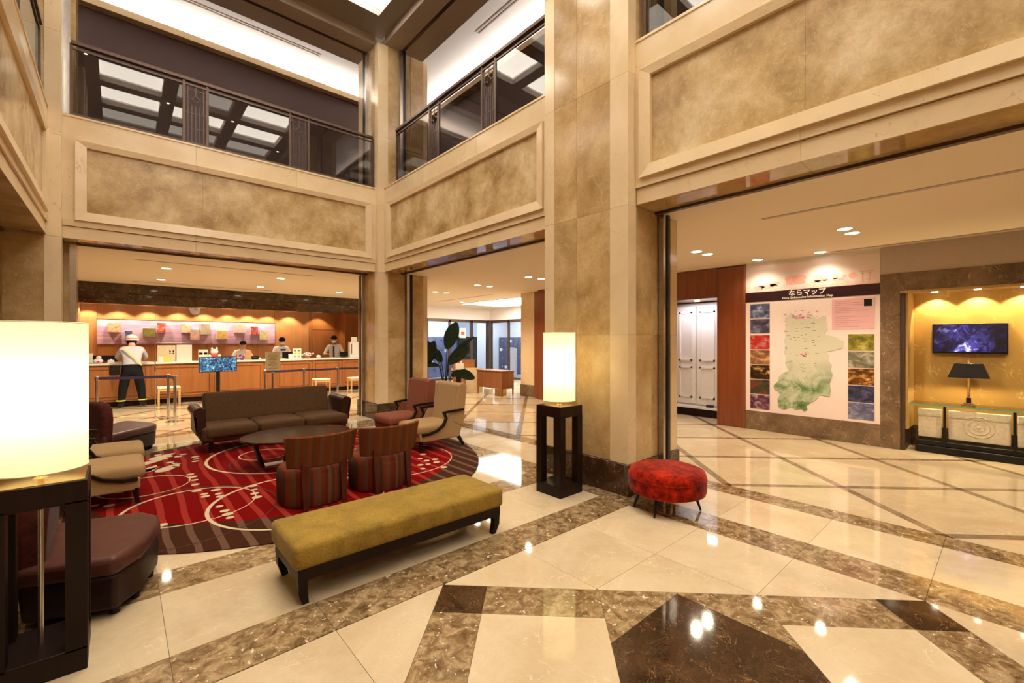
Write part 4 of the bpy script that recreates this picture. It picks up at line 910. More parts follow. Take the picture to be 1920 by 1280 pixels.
beltline(P_('a'), P_('b'), 'purple barrier belt in front of the person in a helmet'); beltline(P_('b'), P_('c'), 'short purple belt joining the two left posts'); beltline(P_('d'), P_('e'), 'purple barrier belt right of the notice stand'); beltline(P_('e'), P_('f'), 'purple barrier belt above the sofa back'); beltline(P_('f'), P_('g'), 'purple barrier belt running behind the corner column')
nt_ = thing('notice_stand', 'cream notice on a chrome floor stand behind the sofa', 'sign', (2.41, 10.35, 0)); MB().lathe([(.15, 0), (.15, .008), (.03, .02)], 24).build('base', M['chrome'], nt_, 30); MB().lathe([(.03, .02), (.03, .90)], 16).build('tube', M['chrome'], nt_, 40)
o = box('notice', (-.14, -.02, .94), (.14, 0, 1.33), plain('notice_paper', (.66, .55, .36), .6), nt_); o2 = MB()
for i in range(11): o2.box((-.09 if i % 3 else -.05, -.0215, 1.28-.03*i), (.09 if i % 3 else .05, -.0205, 1.288-.03*i))
o2.build('print_lines', plain('notice_text', (.2, .14, .08), .6), nt_); box('frame', (-.15, -.015, .925), (.15, .01, .94), M['steel'], nt_)
pgs = thing('rod_stand', 'thin chrome rod stand on a flat base beside the wooden stool', 'stand', (*on_floor(291, 783), 0)); box('base', (-.17, -.06, 0), (.17, .06, .012), M['chrome'], pgs, .003); MB().tube([(0, 0, .01), (0, 0, 1.50), (.04, 0, 1.53), (.5, 0, 1.53)], .008, 8).build('rod', M['chrome'], pgs, 40); MB().tube([(0, 0, .95), (0, 0, 1.05)], .016, 8).build('clamp', M['steel'], pgs)
br = thing('bent_rail', 'bent chrome pipe rail at the left side of the corner column', 'rail', (3.70, 9.60, 0)); MB().tube([(-.02, 0, 0), (-.02, 0, .30), (.0, .02, .42), (.05, .06, .47), (.12, .12, .48)], .014, 8).build('pipe', M['chrome'], br, 50); MB().lathe([(.05, 0), (.05, .01)], 14, (-.02, 0, 0)).build('flange', M['chrome'], br)

# ================================================================== ENTRANCE
VE, UE = 14.95, 11.95
we = struct('wall_entrance')
box('lintel', (6.7, VE, 2.46), (UE, VE+.2, ZC+.01), M['white_ceil'], we); box('lintel', (UE, 9.0, 2.46), (UE+.2, VE+.2, ZC+.01), M['white_ceil'], we)
box('glass_head', (6.7, VE+.02, 2.42), (UE, VE+.1, 2.46), M['frame_br'], we); box('glass_head', (UE+.02, 9.0, 2.42), (UE+.1, VE, 2.46), M['frame_br'], we)
we_n = 1
def glazing(a, b, n, ax, handles=False, mull=.05):
    global we_n
    for i in range(n):
        w = struct('window_%d' % we_n); we_n += 1
        t0 = a+(b-a)*i/n; t1 = a+(b-a)*(i+1)/n
        def bx(nm, p, q, z0, z1, mat, d0=.03, d1=.09):
            if ax == 'u': box(nm, (p, VE+d0, z0), (q, VE+d1, z1), mat, w)
            else: box(nm, (UE+d0, p, z0), (UE+d1, q, z1), mat, w)
        bx('stile', t0, t0+mull, 0, 2.42, M['frame_br']); bx('stile', t1-mull, t1, 0, 2.42, M['frame_br']); bx('rail', t0, t1, 0, .09, M['frame_br']); bx('rail', t0, t1, 2.34, 2.42, M['frame_br'])
        bx('pane', t0+mull, t1-mull, .09, 2.34, M['glass_d'], .055, .065)
glazing(6.75, 11.0, 4, 'u'); glazing(11.0, 11.9, 1, 'u', mull=.09); glazing(9.2, 14.9, 5, 'v')
for y in (12.93, 13.10):
    o = MB().tube([(UE-.06, y, .85), (UE-.06, y, 1.45)], .014, 8); o.tube([(UE-.06, y, .95), (UE+.03, y, .95)], .010, 6); o.tube([(UE-.06, y, 1.35), (UE+.03, y, 1.35)], .010, 6)
    tag(o.build('door_handle', M['chrome']), 'long chrome pull handle on the glass entrance door, %s leaf' % ('right' if y < 13 else 'left'), 'handle', 'entrance door handles')
box('corner_post', (UE-.12, VE-.1, 0), (UE+.1, VE+.1, 2.46), M['frame_br'], we)
dd = thing('porch_door', 'dark green door leaf behind the entrance glass, under the poster', 'door', (11.15, 15.5, 0)); box('leaf', (-.5, 0, 0), (.55, .05, 1.75), plain('dark_green', (.03, .045, .035), .3), dd); box('push_plate', (-.3, -.01, .95), (.35, 0, 1.0), M['brass'], dd); box('upper_panel', (-.5, 0, 1.75), (.55, .05, 2.4), M['glass_d'], dd)
pst = thing('poster', 'small white and red poster on the entrance glass', 'poster', (10.55, VE+.02, 1.9)); box('sheet', (-.16, -.004, -.2), (.16, 0, .2), M['paper'], pst); box('print', (-.09, -.006, -.07), (.09, -.004, .05), M['redp'], pst)
an = thing('folding_sign', 'white folding board standing outside the glass door', 'sign', (12.5, 14.15, 0), .7); MB().add([(0, -.22, 0), (.05, -.22, 0), (.05, .22, 0), (0, .22, 0), (.12, -.12, 1.3), (.16, -.12, 1.3), (.16, .12, 1.3), (.12, .12, 1.3)], [(0, 3, 2, 1), (4, 5, 6, 7), (0, 1, 5, 4), (1, 2, 6, 5), (2, 3, 7, 6), (3, 0, 4, 7)]).build('front_leaf', M['white'], an); box('rear_leaf', (.3, -.2, 0), (.34, .2, 1.25), M['white'], an)
# porch beyond the glass: white walls, lockers
for nm_, a_, b_ in (('wall_porch', (6.3, 16.95, 0), (16, 17.1, 3.2)), ('wall_porch_right', (14.6, 8, 0), (14.75, 16.95, 3.2)), ('wall_porch_left', (6.76, VE+.2, 0), (6.8, 16.95, 3.0)), ('wall_porch_near', (UE, 9.0, 0), (14.6, 9.1, 3.0))): tag(box(nm_, a_, b_, M['white']), None, None, None, 'structure')
pw = struct('ceiling_porch'); pfl = struct('floor_porch')
box('porch_ceiling', (6.76, VE+.2, 2.98), (14.6, 16.95, 3.1), M['white'], pw); box('porch_ceiling', (UE+.2, 9.0, 2.98), (14.6, VE+.2, 3.1), M['white'], pw); box('porch_floor', (6.76, VE, -.01), (14.6, 16.95, 0.002), plain('porch_floor', (.35, .35, .4), .4), pfl); box('porch_floor', (UE+.1, 9.0, -.01), (14.6, VE, 0.002), plain('porch_floor2', (.3, .3, .36), .4), pfl)
tb = emit('porch_tube', (.9, .95, 1), 10)
for x, y, w, d in ((9.4, 15.9, 3.2, .12), (13.2, 14.6, .12, 3.2)):
    t = thing('ceiling_tube_light', 'long white tube light in the porch ceiling, %s' % ('beyond the left glass' if x < 10 else 'beyond the glass door'), 'light', (x, y, 2.94)); box('diffuser', (-w/2, -d/2, 0), (w/2, d/2, .03), tb, t); area_light('tube_light', (0, 0, -.01), w, d, 120 if x < 10 else 150, (.85, .91, 1), parent=t)
def locker_bank(loc, rz, ncol, mat, label, nrow=4):
    t = thing('locker_bank', label, 'lockers', loc, rz); w = .36; box('carcass', (0, .02, 0), (ncol*w, .45, 1.75), mat, t)
    me = None
    for i in range(ncol):
        for j in range(nrow):
            a = (i*w+.008, 0, .06+j*.42); d = box('locker_door', a, (a[0]+w-.016, .02, a[2]+.40), mat, t); hd = box('handle', (a[0]+w-.11, -.012, a[2]+.25), (a[0]+w-.05, 0, a[2]+.30), M['steel'], d)
            if (i+j*3) % 5 == 1: box('number_plate', (a[0]+.08, -.003, a[2]+.18), (a[0]+.22, 0, a[2]+.31), M['white'], d)
locker_bank((6.9, 16.4, 0), 0, 13, M['locker'], 'blue grey locker bank seen through the left entrance glass'); locker_bank((14.1, 16.9, 0), -math.pi/2, 12, M['locker_d'], 'dark locker bank seen through the glass entrance door')
ec = thing('ceiling_light_box', 'bright rectangular light recess in the entrance ceiling', 'light', (10.4, 11.6, ZC)); box('diffuser', (-1.05, -1.7, -.006), (.95, 1.7, 0), emit('entrance_light', (1, .93, .8), 15), ec)
m = MB(); m.box((-1.09, -1.74, -.012), (-1.05, 1.74, 0)).box((.95, -1.74, -.012), (.99, 1.74, 0)).box((-1.05, -1.74, -.012), (.95, -1.7, 0)).box((-1.05, 1.7, -.012), (.95, 1.74, 0)); m.build('frame', M['white'], ec)
# desk, boxes, pedestal table, plant
dk = thing('desk', 'small reddish brown veneer desk near the entrance', 'desk', (7.93, 9.38, 0))
box('top', (-.02, -.02, .70), (.47, 1.16, .725), M['deskw'], dk, .004); box('modesty_panel', (0, .0, .22), (.02, 1.13, .70), M['deskw'], dk); box('end_panel', (.02, 0, .22), (.45, .02, .70), M['deskw'], dk); box('end_panel', (.02, 1.11, .22), (.45, 1.13, .70), M['deskw'], dk)
for x in (.02, .43):
    for y in (.02, 1.11): MB().add([(x-.02, y-.02, .22), (x+.02, y-.02, .22), (x+.02, y+.02, .22), (x-.02, y+.02, .22), (x-.012, y-.012, 0), (x+.012, y-.012, 0), (x+.012, y+.012, 0), (x-.012, y+.012, 0)], [(0, 1, 2, 3), (7, 6, 5, 4), (0, 4, 5, 1), (1, 5, 6, 2), (2, 6, 7, 3), (3, 7, 4, 0)]).build('leg', M['deskw'], dk)
pt = thing('pedestal_table', 'dark hourglass pedestal table beside the desk', 'table', (7.50, 10.85, 0)); MB().lathe([(.20, 0), (.20, .03), (.10, .10), (.075, .34), (.10, .58), (.16, .66)], 6).build('pedestal', M['espresso'], pt); MB().lathe([(.22, .66), (.22, .69)], 24).build('top', M['espresso'], pt, 30)
o = thing('table_sign', 'white acrylic sign standing on the hourglass table', 'sign', (7.52, 10.83, .692)); box('panel', (-.12, 0, 0), (.12, .01, .22), M['paper'], o); box('foot', (-.12, -.04, 0), (.12, .05, .006), M['glass_c'], o); o.rotation_euler = (0, 0, -.6)
wb = thing('wood_panel_screen', 'orange brown wooden panel standing behind the desk', 'panel', (8.05, 11.35, 0), -.35); box('leaf', (-.35, 0, 0), (.35, .04, .95), M['cherry'], wb); box('tape', (-.12, -.003, .55), (-.06, 0, .95), M['paper'], wb); box('cap', (-.36, -.01, .95), (.36, .05, .97), M['cherry'], wb)
lb = thing('leaning_board', 'cream board leaning between the desk and wooden panel', 'board', (8.02, 10.85, 0), -.5); box('face', (-.22, 0, 0), (.30, .02, .75), M['cream'], lb); box('edge', (-.24, -.005, 0), (-.22, .03, .77), M['steel'], lb)
for i, (x, y, s_, mt, lbx) in enumerate(((8.2, 9.75, .24, 'cardb', 'tan cardboard box under the desk, nearer its front leg'), (8.15, 10.25, .2, 'paper', 'pale carton under the desk, farther back'))):
    t = thing('carton', lbx, 'box', (x, y, 0), .2); box('body', (-s_/2, -s_/2, 0), (s_/2, s_/2, s_*.8), M[mt], t); box('tape', (-.02, -s_/2-.001, s_*.3), (.02, s_/2+.001, s_*.8+.001), M['paper'], t)
pt = thing('potted_plant', 'tall dark broad-leaved plant behind the armchairs', 'plant', (6.45, 10.0, 0)); MB().lathe([(.16, 0), (.20, .30), (.18, .31), (.17, .28)], 20).build('pot', M['espresso'], pt, 30)
def leaf(base, tip, width, droop, nm='leaf'):
    b, t = Vector(base), Vector(tip); d = t-b; sd = d.cross(Vector((.3, .6, .2))).normalized(); up = sd.cross(d).normalized(); n = 9; vs = []; fs = []
    for i in range(n+1):
        k = i/n; w = width*math.sin(math.pi*(.03+.95*k))**.62; c = b+d*k-Vector((0, 0, droop*k*k)); vs += [c-sd*w+up*w*.25, c, c+sd*w+up*w*.25]
    for i in range(n): fs += [(i*3, i*3+1, i*3+4, i*3+3), (i*3+1, i*3+2, i*3+5, i*3+4)]
    MB().add(vs, fs).build(nm, M['leaf'], pt, 80)
def stem(a, b): MB().tube([a, tuple((Vector(a)+Vector(b))/2+Vector((.02, .0, .02))), b], .012, 6).build('stem', M['leaf'], pt, 60)
for b_, t_, w, dr in (((.05, -.05, 1.35), (.26, -.2, 2.08), .19, .02), ((-.2, .15, 1.28), (-.60, .50, 1.80), .09, .05), ((-.2, .16, 1.55), (-.42, .42, .80), .18, .0), ((.10, -.08, .95), (.50, -.42, 1.45), .17, .05), ((.10, -.05, 1.1), (.62, -.5, 1.78), .06, .1), ((-.1, .1, .9), (-.45, .4, 1.0), .07, .1), ((.25, -.2, .72), (.62, -.52, .62), .14, .05), ((-.02, .1, 1.0), (-.22, .3, 1.45), .12, .05), ((.15, -.1, .62), (.4, -.3, .8), .10, .05)):
    stem((0, 0, .28), b_); leaf(b_, t_, w, dr)

# ================================================================== DOWNLIGHTS
def downlight(x, y, z, label, group, e=None, col=WARM, size=.075):
    t = thing('downlight', label, 'light', (x, y, z), 0, group)
    MB().lathe([(size, -.001), (size, -.004), (size+.012, -.006), (size+.016, 0)], 20, caps=False).build('trim_ring', M['white'], t, 40); MB().lathe([(size, -.003), (size-.001, -.001)], 20).build('lens', M['lens'], t)
    if e != 0:
        ld = bpy.data.lights.new('down', 'SPOT'); ld.energy = (e or P_DOWN); ld.color = col; ld.spot_size = math.radians(140); ld.spot_blend = .7; ld.shadow_soft_size = .06
        lo = bpy.data.objects.new('down_light', ld); link(lo, t); lo.location = (0, 0, -.07)
G = 'aisle downlights'
for x, y, lb in ((6.65, 1.35, 'paired ceiling downlight of the map corridor, nearer the atrium'), (6.98, 1.34, 'paired ceiling downlight of the map corridor, nearer the map'), (6.62, 3.2, 'ceiling downlight before the mahogany portal, left of its pair'), (6.95, 3.18, 'ceiling downlight before the mahogany portal, right of its pair'), (8.06, 2.84, 'small downlight above the left half of the map board'), (8.10, 1.95, 'small downlight above the right half of the map board'),
                 (6.58, -.6, 'ceiling downlight of the map corridor near the right edge'), (6.55, 6.86, 'ceiling downlight beside the big pier, left of its pair'), (6.93, 6.85, 'ceiling downlight beside the big pier, right of its pair'), (6.55, 8.67, 'middle ceiling downlight of the entrance aisle, left of its pair'), (6.92, 8.66, 'middle ceiling downlight of the entrance aisle, right of its pair'), (6.55, 10.6, 'far ceiling downlight of the entrance aisle, left of its pair'), (6.92, 10.62, 'far ceiling downlight of the entrance aisle, right of its pair'),
                 (.65, 10.57, 'reception ceiling downlight, nearer of the left two'), (.68, 12.57, 'reception ceiling downlight, farther of the left two'), (2.62, 10.58, 'reception ceiling downlight, nearer of the middle two'), (2.65, 12.57, 'reception ceiling downlight, farther of the middle two'), (4.6, 12.53, 'reception ceiling downlight nearest the corner column'), (-1.4, 11.5, 'reception ceiling downlight hidden by the left pier'), (9.0, 12.8, 'far downlight of the entrance ceiling')):
    downlight(x, y, ZC, lb, G, P_DOWN*(.15 if 'small' in lb else .50 if 'pair' in lb else 1.15 if 'reception' in lb else 1.0))
for x, y, lb in ((-3.5, 6.0, 'far'), (-3.5, 1.5, 'near')): downlight(x, y, ZC, '%s downlight of the left aisle ceiling, left of the picture' % lb, G, 60)
# atrium spotlights between the coffers
for x, y, lb in ((.90, 2.7, 'left'), (2.31, 2.7, 'right'), (.90, 5.3, 'far left'), (2.31, 5.3, 'far right'), (.9, .1, 'near left'), (2.31, .1, 'near right'), (3.75, 1.4, 'right edge'), (3.75, 4.0, 'right far edge'), (-.55, 4.0, 'left far edge')):
    t = thing('ceiling_spotlight', 'small atrium ceiling spotlight, %s' % lb, 'light', (x, y, ZA-.01), 0, 'atrium spotlights'); MB().lathe([(.028, -.001), (.03, -.006), (.06, -.006), (.065, .008)], 16, caps=False).build('trim_ring', M['white'], t, 40); MB().lathe([(.028, -.003), (.027, -.001)], 16).build('lens', emit('spot_lens', (1, .9, .7), 60) if 'spot_lens' not in bpy.data.materials else bpy.data.materials['spot_lens'], t)
    ld = bpy.data.lights.new('spot', 'SPOT'); ld.energy = 80; ld.color = WARM; ld.spot_size = math.radians(70); ld.spot_blend = .6; ld.shadow_soft_size = .03; lo = bpy.data.objects.new('spot_light', ld); link(lo, t); lo.location = (0, 0, -.02)

# ================================================================== LOUNGE
# rug
def rug_mat():
    m, nt, N, L, P = new_mat('red_striped_rug'); tc = N.new('ShaderNodeTexCoord'); sp = N.new('ShaderNodeSeparateXYZ'); L.new(tc.outputs['Object'], sp.inputs[0])
    du = math_n(nt, 'SUBTRACT', sp.outputs[0], .10); dv = math_n(nt, 'SUBTRACT', sp.outputs[1], .22)
    r2 = math_n(nt, 'ADD', math_n(nt, 'MULTIPLY', du, du), math_n(nt, 'MULTIPLY', dv, dv)); inside = math_n(nt, 'LESS_THAN', r2, 2.02**2)
    v = coords(nt, 1, False); wob = noise(nt, v, 1.2, 1); x = math_n(nt, 'ADD', sp.outputs[0], math_n(nt, 'MULTIPLY', wob, .10))
    ph = math_n(nt, 'FRACT', math_n(nt, 'DIVIDE', x, .165)); st = math_n(nt, 'LESS_THAN', ph, .30)
    red = mix(nt, st, (.17, .002, .0015), (.30, .026, .018)); br = mix(nt, st, (.050, .017, .008), (.135, .068, .042))
    col = mix(nt, inside, br, red); pile = noise(nt, v, 220, 2); col = mix(nt, 1.0, col, ramp(nt, pile, [(.3, (.75,)*3), (.7, (1.15,)*3)]), 'MULTIPLY')
    L.new(col, P.inputs['Base Color']); P.inputs['Roughness'].default_value = .95; P.inputs['Specular IOR Level'].default_value = .06
    b = N.new('ShaderNodeBump'); b.inputs['Strength'].default_value = .2; b.inputs['Distance'].default_value = .004; L.new(pile, b.inputs['Height']); L.new(b.outputs[0], P.inputs['Normal'])
    return m
RX, RY, RR = 1.61, 5.95, 2.32
rug = thing('round_rug', 'large round red and brown striped rug with cream rings and dots', 'rug', (RX, RY, 0))
MB().lathe([(RR, .001), (RR, .008), (RR-.01, .012)], 96).build('pile', rug_mat(), rug, 30)
cr = fabric('cream_wool', (.55, .42, .26), (.66, .53, .35), 160, .95, .2, .1); dkw = fabric('dark_wool', (.045, .016, .012), (.07, .025, .018), 160, .95, .2, .1)
def ring(cx_, cy_, r, w0, w1, mat, a0=0, a1=2*math.pi, z=.0125):
    n = 72; vs = []; fs = []
    for i in range(n+1):
        a = a0+(a1-a0)*i/n; w = .8*w0+(w1*.72-.8*w0)*(.5+.5*math.cos(a-2.6))
        for rr in (r-w/2, r+w/2):
            x, y = cx_-RX+rr*math.cos(a), cy_-RY+rr*math.sin(a); l = math.hypot(x, y)
            if l > RR-.012: x, y = x*(RR-.012)/l, y*(RR-.012)/l
            vs.append((x, y, z))
    for i in range(n): fs.append((2*i, 2*i+1, 2*i+3, 2*i+2))
    MB().add(vs, fs).build('ring_motif', mat, rug)
ring(1.82, 6.62, 1.02, .016, .05, cr, z=.0128); ring(1.475, 6.75, .30, .014, .03, cr, z=.0130); ring(1.35, 4.66, .78, .016, .045, cr, z=.0132); ring(.20, 6.10, .38, .014, .035, cr, z=.0134); ring(.50, 5.10, .52, .014, .04, cr, z=.0136)
ring(.36, 4.92, .80, .014, .05, dkw, z=.0126); ring(1.35, 6.35, .35, .012, .03, dkw, z=.0127); ring(2.62, 5.40, .82, .016, .045, cr, z=.0138); ring(2.9, 6.9, .6, .014, .04, cr, z=.0140)
C3 = lambda x, y: on_floor(150+x*.28125, 700+y*.28125); C4 = lambda x, y: on_floor(350+x*.28646, 690+y*.28646)
dots = [C3(*p) for p in ((735,680),(752,697),(765,718),(770,748),(778,790),(830,812),(835,828),(905,785),(925,810),(935,828),(1150,757),(1160,783),(1165,808),(1180,833),(930,895),(965,925),(985,947),(1000,970),(548,1020),(768,562),(772,577),(770,592),(600,600),(632,607),(575,635),(620,630),(260,775),(262,800),(195,890),(100,890),(690,545),(655,560),(600,560),(520,550),(560,575),(500,590),(640,625))]+[C4(*p) for p in ((1548,570),(1528,598),(1570,612),(1625,603),(1580,635),(1635,622),(1685,655),(1545,665),(1530,640),(1100,425),(1060,440))]
for i, (x, y) in enumerate(dots):
    if math.hypot(x-RX, y-RY) > RR-.07: continue
    r = .037+.006*math.sin(i*2.1); MB().lathe([(r, .0142), (r*.99, .0146)], 18, (x-RX, y-RY, 0), sx=1.05, sy=.95).build('dot_motif', cr, rug)
def petal(x, y, l, w, a):
    pl_ = [(x-RX+math.cos(a)*l*c-math.sin(a)*w*s_, y-RY+math.sin(a)*l*c+math.cos(a)*w*s_) for c, s_ in [(math.cos(t*math.pi/8), math.sin(t*math.pi/8)*abs(math.sin(t*math.pi/16+.2))) for t in range(16)]]
    MB().prism(pl_, .0136, .0145).build('petal_motif', cr, rug)
for (px, py), l, w, a in (((600, 635), .20, .11, .9), ((480, 640), .16, .09, 1.2), ((160, 790), .2, .2, .4), ((430, 660), .2, .10, .7), ((560, 560), .2, .12, .8), ((470, 600), .18, .1, .5)): petal(*C3(px, py), l, w, a)

# sofa
sf = thing('sofa', 'long brown tweed three-seat sofa with rolled leather arms', 'sofa', (1.82, 7.70, 0))
SW = 1.02
box('seat_base', (-SW+.08, -.42, .17), (SW-.08, .36, .27), M['sofa'], sf, .02, 3); box('base_rail', (-SW+.04, -.40, .155), (SW-.04, .38, .18), M['espresso'], sf)
for i in range(3):
    a = -SW+.06+(2*SW-.12)*i/3; cushion('seat_cushion', (a+.004, -.50, .225), (a+(2*SW-.12)/3-.004, .20, .37), M['sofa'], sf, .045, .02)
bk = cushion('backrest', (-SW+.12, -.09, -.18), (SW-.12, .09, .28), M['sofa'], sf, .04, .0); bk.location = (0, .28, .50); bk.rotation_euler = (math.radians(-15), 0, 0)
for sx in (-1, 1):
    prof = [(-.055, .0), (.055, .0), (.055, .24)]+[(.055*0+.075*math.cos(a*math.pi/8)+.02, .30+.075*math.sin(a*math.pi/8)) for a in range(-3, 10)]+[(-.055, .28)]
    m = MB(); n = len(prof); vs = []
    for y in (-.34, .33): vs += [(sx*(SW-.03+p[0]), y, .26+p[1]) for p in prof]
    m.add(vs, [tuple(range(n)), tuple(range(2*n-1, n-1, -1))]+[(i, n+i, n+(i+1) % n, (i+1) % n) for i in range(n)]); m.build('arm', M['leather_b'], sf, 40)
    cushion('front_corner', (sx*(SW-.10)-.07, -.47, .18), (sx*(SW-.10)+.07, -.25, .36), M['sofa'], sf, .04, 0)
    for y in (-.36, .30): MB().add([(sx*(SW-.14)-.03, y-.03, .165), (sx*(SW-.14)+.03, y-.03, .165), (sx*(SW-.14)+.03, y+.03, .165), (sx*(SW-.14)-.03, y+.03, .165), (sx*(SW-.12)-.016, y-.016, 0.013), (sx*(SW-.12)+.016, y-.016, 0.013), (sx*(SW-.12)+.016, y+.016, 0.013), (sx*(SW-.12)-.016, y+.016, 0.013)], [(0, 1, 2, 3), (7, 6, 5, 4), (0, 4, 5, 1), (1, 5, 6, 2), (2, 6, 7, 3), (3, 7, 4, 0)]).build('leg', M['espresso'], sf)
# coffee table
tb_ = thing('coffee_table', 'low oval dark wood coffee table with splayed frame legs', 'table', (1.69, 6.03, 0))
MB().lathe([(.60, .355), (.635, .362), (.64, .375), (.635, .385), (.0001, .386)], 64, sx=1, sy=.80).build('top', M['walnut'], tb_, 30)
for sx in (-1, 1):
    MB().bar([(sx*.50, 0, .36), (sx*.40, 0, .035)], .16, .035).build('leg', M['espresso'], tb_); MB().bar([(sx*.04, 0, .36), (sx*.085, 0, .035)], .16, .035).build('leg', M['espresso'], tb_)
    MB().bar([(sx*.42, 0, .032), (sx*.07, 0, .032)], .16, .03).build('foot_bar', M['steel'], tb_)
MB().box((-.52, -.10, .335), (.52, .10, .357)).build('apron', M['espresso'], tb_)
# striped barrel chairs
def stripe_mat(nm, pal, along):
    m, nt, N, L, P = new_mat(nm); tc = N.new('ShaderNodeTexCoord'); sp = N.new('ShaderNodeSeparateXYZ'); L.new(tc.outputs['Object'], sp.inputs[0])
    ph = math_n(nt, 'FRACT', math_n(nt, 'MULTIPLY', sp.outputs[along], 5.2)); r = nt.nodes.new('ShaderNodeValToRGB'); r.color_ramp.interpolation = 'CONSTANT'
    while len(r.color_ramp.elements) < len(pal): r.color_ramp.elements.new(.5)
    for i, (e, c) in enumerate(zip(r.color_ramp.elements, pal)): e.position = i/len(pal); e.color = (*c, 1)
    L.new(ph, r.inputs[0]); v = coords(nt, 1, False); n = noise(nt, v, 150, 3)
    L.new(mix(nt, 1.0, r.outputs[0], ramp(nt, n, [(.3, (.8,)*3), (.7, (1.15,)*3)]), 'MULTIPLY'), P.inputs['Base Color']); P.inputs['Roughness'].default_value = .85; P.inputs['Specular IOR Level'].default_value = .06
    return m
stripes = stripe_mat('striped_velour', [(.12, .025, .012), (.16, .065, .032), (.09, .038, .022), (.20, .042, .018), (.13, .062, .034), (.17, .028, .013)], 0); stripes_b = stripe_mat('striped_back', [(.13, .046, .016), (.175, .05, .016), (.105, .045, .018), (.155, .038, .013), (.13, .06, .025), (.16, .038, .016)], 0)
def barrel(x, y, rz, label):
    t = thing('barrel_chair', label, 'chair', (x, y, 0), rz, 'striped chairs behind the bench')       # back towards -y
    m = MB(); n = 20; prof = [(.30, .02), (.315, .06), (.32, .28), (.31, .345), (.27, .375), (.15, .388), (.0001, .39)]
    m.lathe(prof, 40, (0, .06, 0), sx=1.0, sy=1.0); sq = m.v
    m.v = [(x_*(1+.0*abs(y_)), y_, z_) for x_, y_, z_ in sq]; m.build('seat', stripes, t, 50)
    m = MB(); R, c = .44, .155; vs = []; k = 22
    for i in range(k+1):
        a = -math.pi/2+(-.78+1.56*i/k)
        for (rr, z, tl) in ((R, .395, 0), (R+.0, .69, .05), (R-.045, .69, .05), (R-.045, .395, 0)): vs.append(((rr+tl)*math.cos(a), c+(rr+tl)*math.sin(a), z))
    fs = []
    for i in range(k):
        for q in range(4): fs.append((i*4+q, i*4+(q+1) % 4, i*4+4+(q+1) % 4, i*4+4+q))
    fs += [(3, 2, 1, 0), tuple(k*4+q for q in range(4))]
    m.add(vs, fs).build('backrest', stripes_b, t, 40, bevel=.012, seg=3)
    for sx in (-1, 1): MB().bar([(sx*.175, -.275, .022), (sx*.175, -.262, .20), (sx*.175, -.243, .42), (sx*.175, -.235, .46)], .058, .03, widths=[.75, .9, 1.1, 1.1]).build('back_post', M['redwood'], t)
    for sx in (-1, 1): MB().bar([(sx*.2, .24, .022), (sx*.2, .24, .06)], .04, .04).build('leg', M['redwood'], t)
barrel(1.42, 4.50, .03, 'striped barrel chair nearer the left, behind the bench'); barrel(2.10, 4.48, .0, 'striped barrel chair on the right, behind the bench')
# wing armchairs
def armchair(x, y, rz, fab, label):
    t = thing('armchair', label, 'chair', (x, y, 0), rz, 'high-backed armchairs'); W = .31        # faces -x
    cushion('seat_cushion', (-.42, -W+.02, .25), (.20, W-.02, .39), fab, t, .05, .02)
    for sy in (-1, 1):
        m = MB()                                    # side bodies
        prof = [(-.34, .17), (.26, .17), (.36, .52), (.10, .52), (.02, .40), (-.12, .29), (-.34, .255)]
        n = len(prof); vs = [(px, sy*(W-.035), pz) for px, pz in prof]+[(px, sy*W, pz) for px, pz in prof]
        m.add(vs, [tuple(range(n)), tuple(range(2*n-1, n-1, -1))]+[(i, n+i, n+(i+1) % n, (i+1) % n) for i in range(n)])
        m.build('side_panel', fab, t)
    box('front_apron', (-.38, -W+.005, .17), (-.32, W-.005, .27), fab, t, .01); box('bottom', (-.34, -W+.01, .16), (.24, W-.01, .24), fab, t)
    m = MB(); prof = [(.12, .30), (.26, .92), (.33, .945), (.385, .90), (.30, .20), (.22, .17)]; n = len(prof)
    vs = [(px, -W+.035, pz) for px, pz in prof]+[(px, W-.035, pz) for px, pz in prof]; m.add(vs, [tuple(range(n)), tuple(range(2*n-1, n-1, -1))]+[(i, n+i, n+(i+1) % n, (i+1) % n) for i in range(n)]); m.build('backrest', fab, t, 40, bevel=.025, seg=3)
    for sy in (-1, 1):
        m = MB(); prof = [(.13, .40), (.205, .52), (.235, .90), (.33, .95), (.395, .90), (.33, .30)]; n = len(prof); vs = [(px, sy*(W-.04), pz) for px, pz in prof]+[(px, sy*(W+.005), pz) for px, pz in prof]
        m.add(vs, [tuple(range(n)), tuple(range(2*n-1, n-1, -1))]+[(i, n+i, n+(i+1) % n, (i+1) % n) for i in range(n)]); m.build('wing', fab, t, 40, bevel=.012, seg=2)
        yy = sy*(W+.004)
        MB().bar([(.33, yy, .555), (.10, yy, .548), (-.02, yy, .535)], .05, .028).build('arm_rest', M['espresso'], t); MB().bar([(-.005, yy, .53), (.03, yy, .45), (-.02, yy, .36), (-.12, yy, .295), (-.25, yy, .262), (-.36, yy, .262)], .045, .028).build('arm_scroll', M['espresso'], t)
        for lx, tx in ((-.34, -.36), (.26, .36)): MB().bar([(lx, sy*(W-.05), .18), (tx, sy*(W-.04), .026)], .045, .045, widths=[1.1, .65]).build('leg', M['espresso'], t)
armchair(3.45, 5.66, 0, M['beige'], 'beige high-backed armchair on the right side of the rug'); armchair(3.47, 6.55, 0, M['mauve'], 'mauve high-backed armchair behind the beige one, right of the rug')
armchair(-.24, 5.75, math.pi, M['beige'], 'beige armchair nearer the big lamp, left of the rug'); armchair(-.22, 6.58, math.pi, M['beige'], 'tan armchair farther from the big lamp, left of the rug')
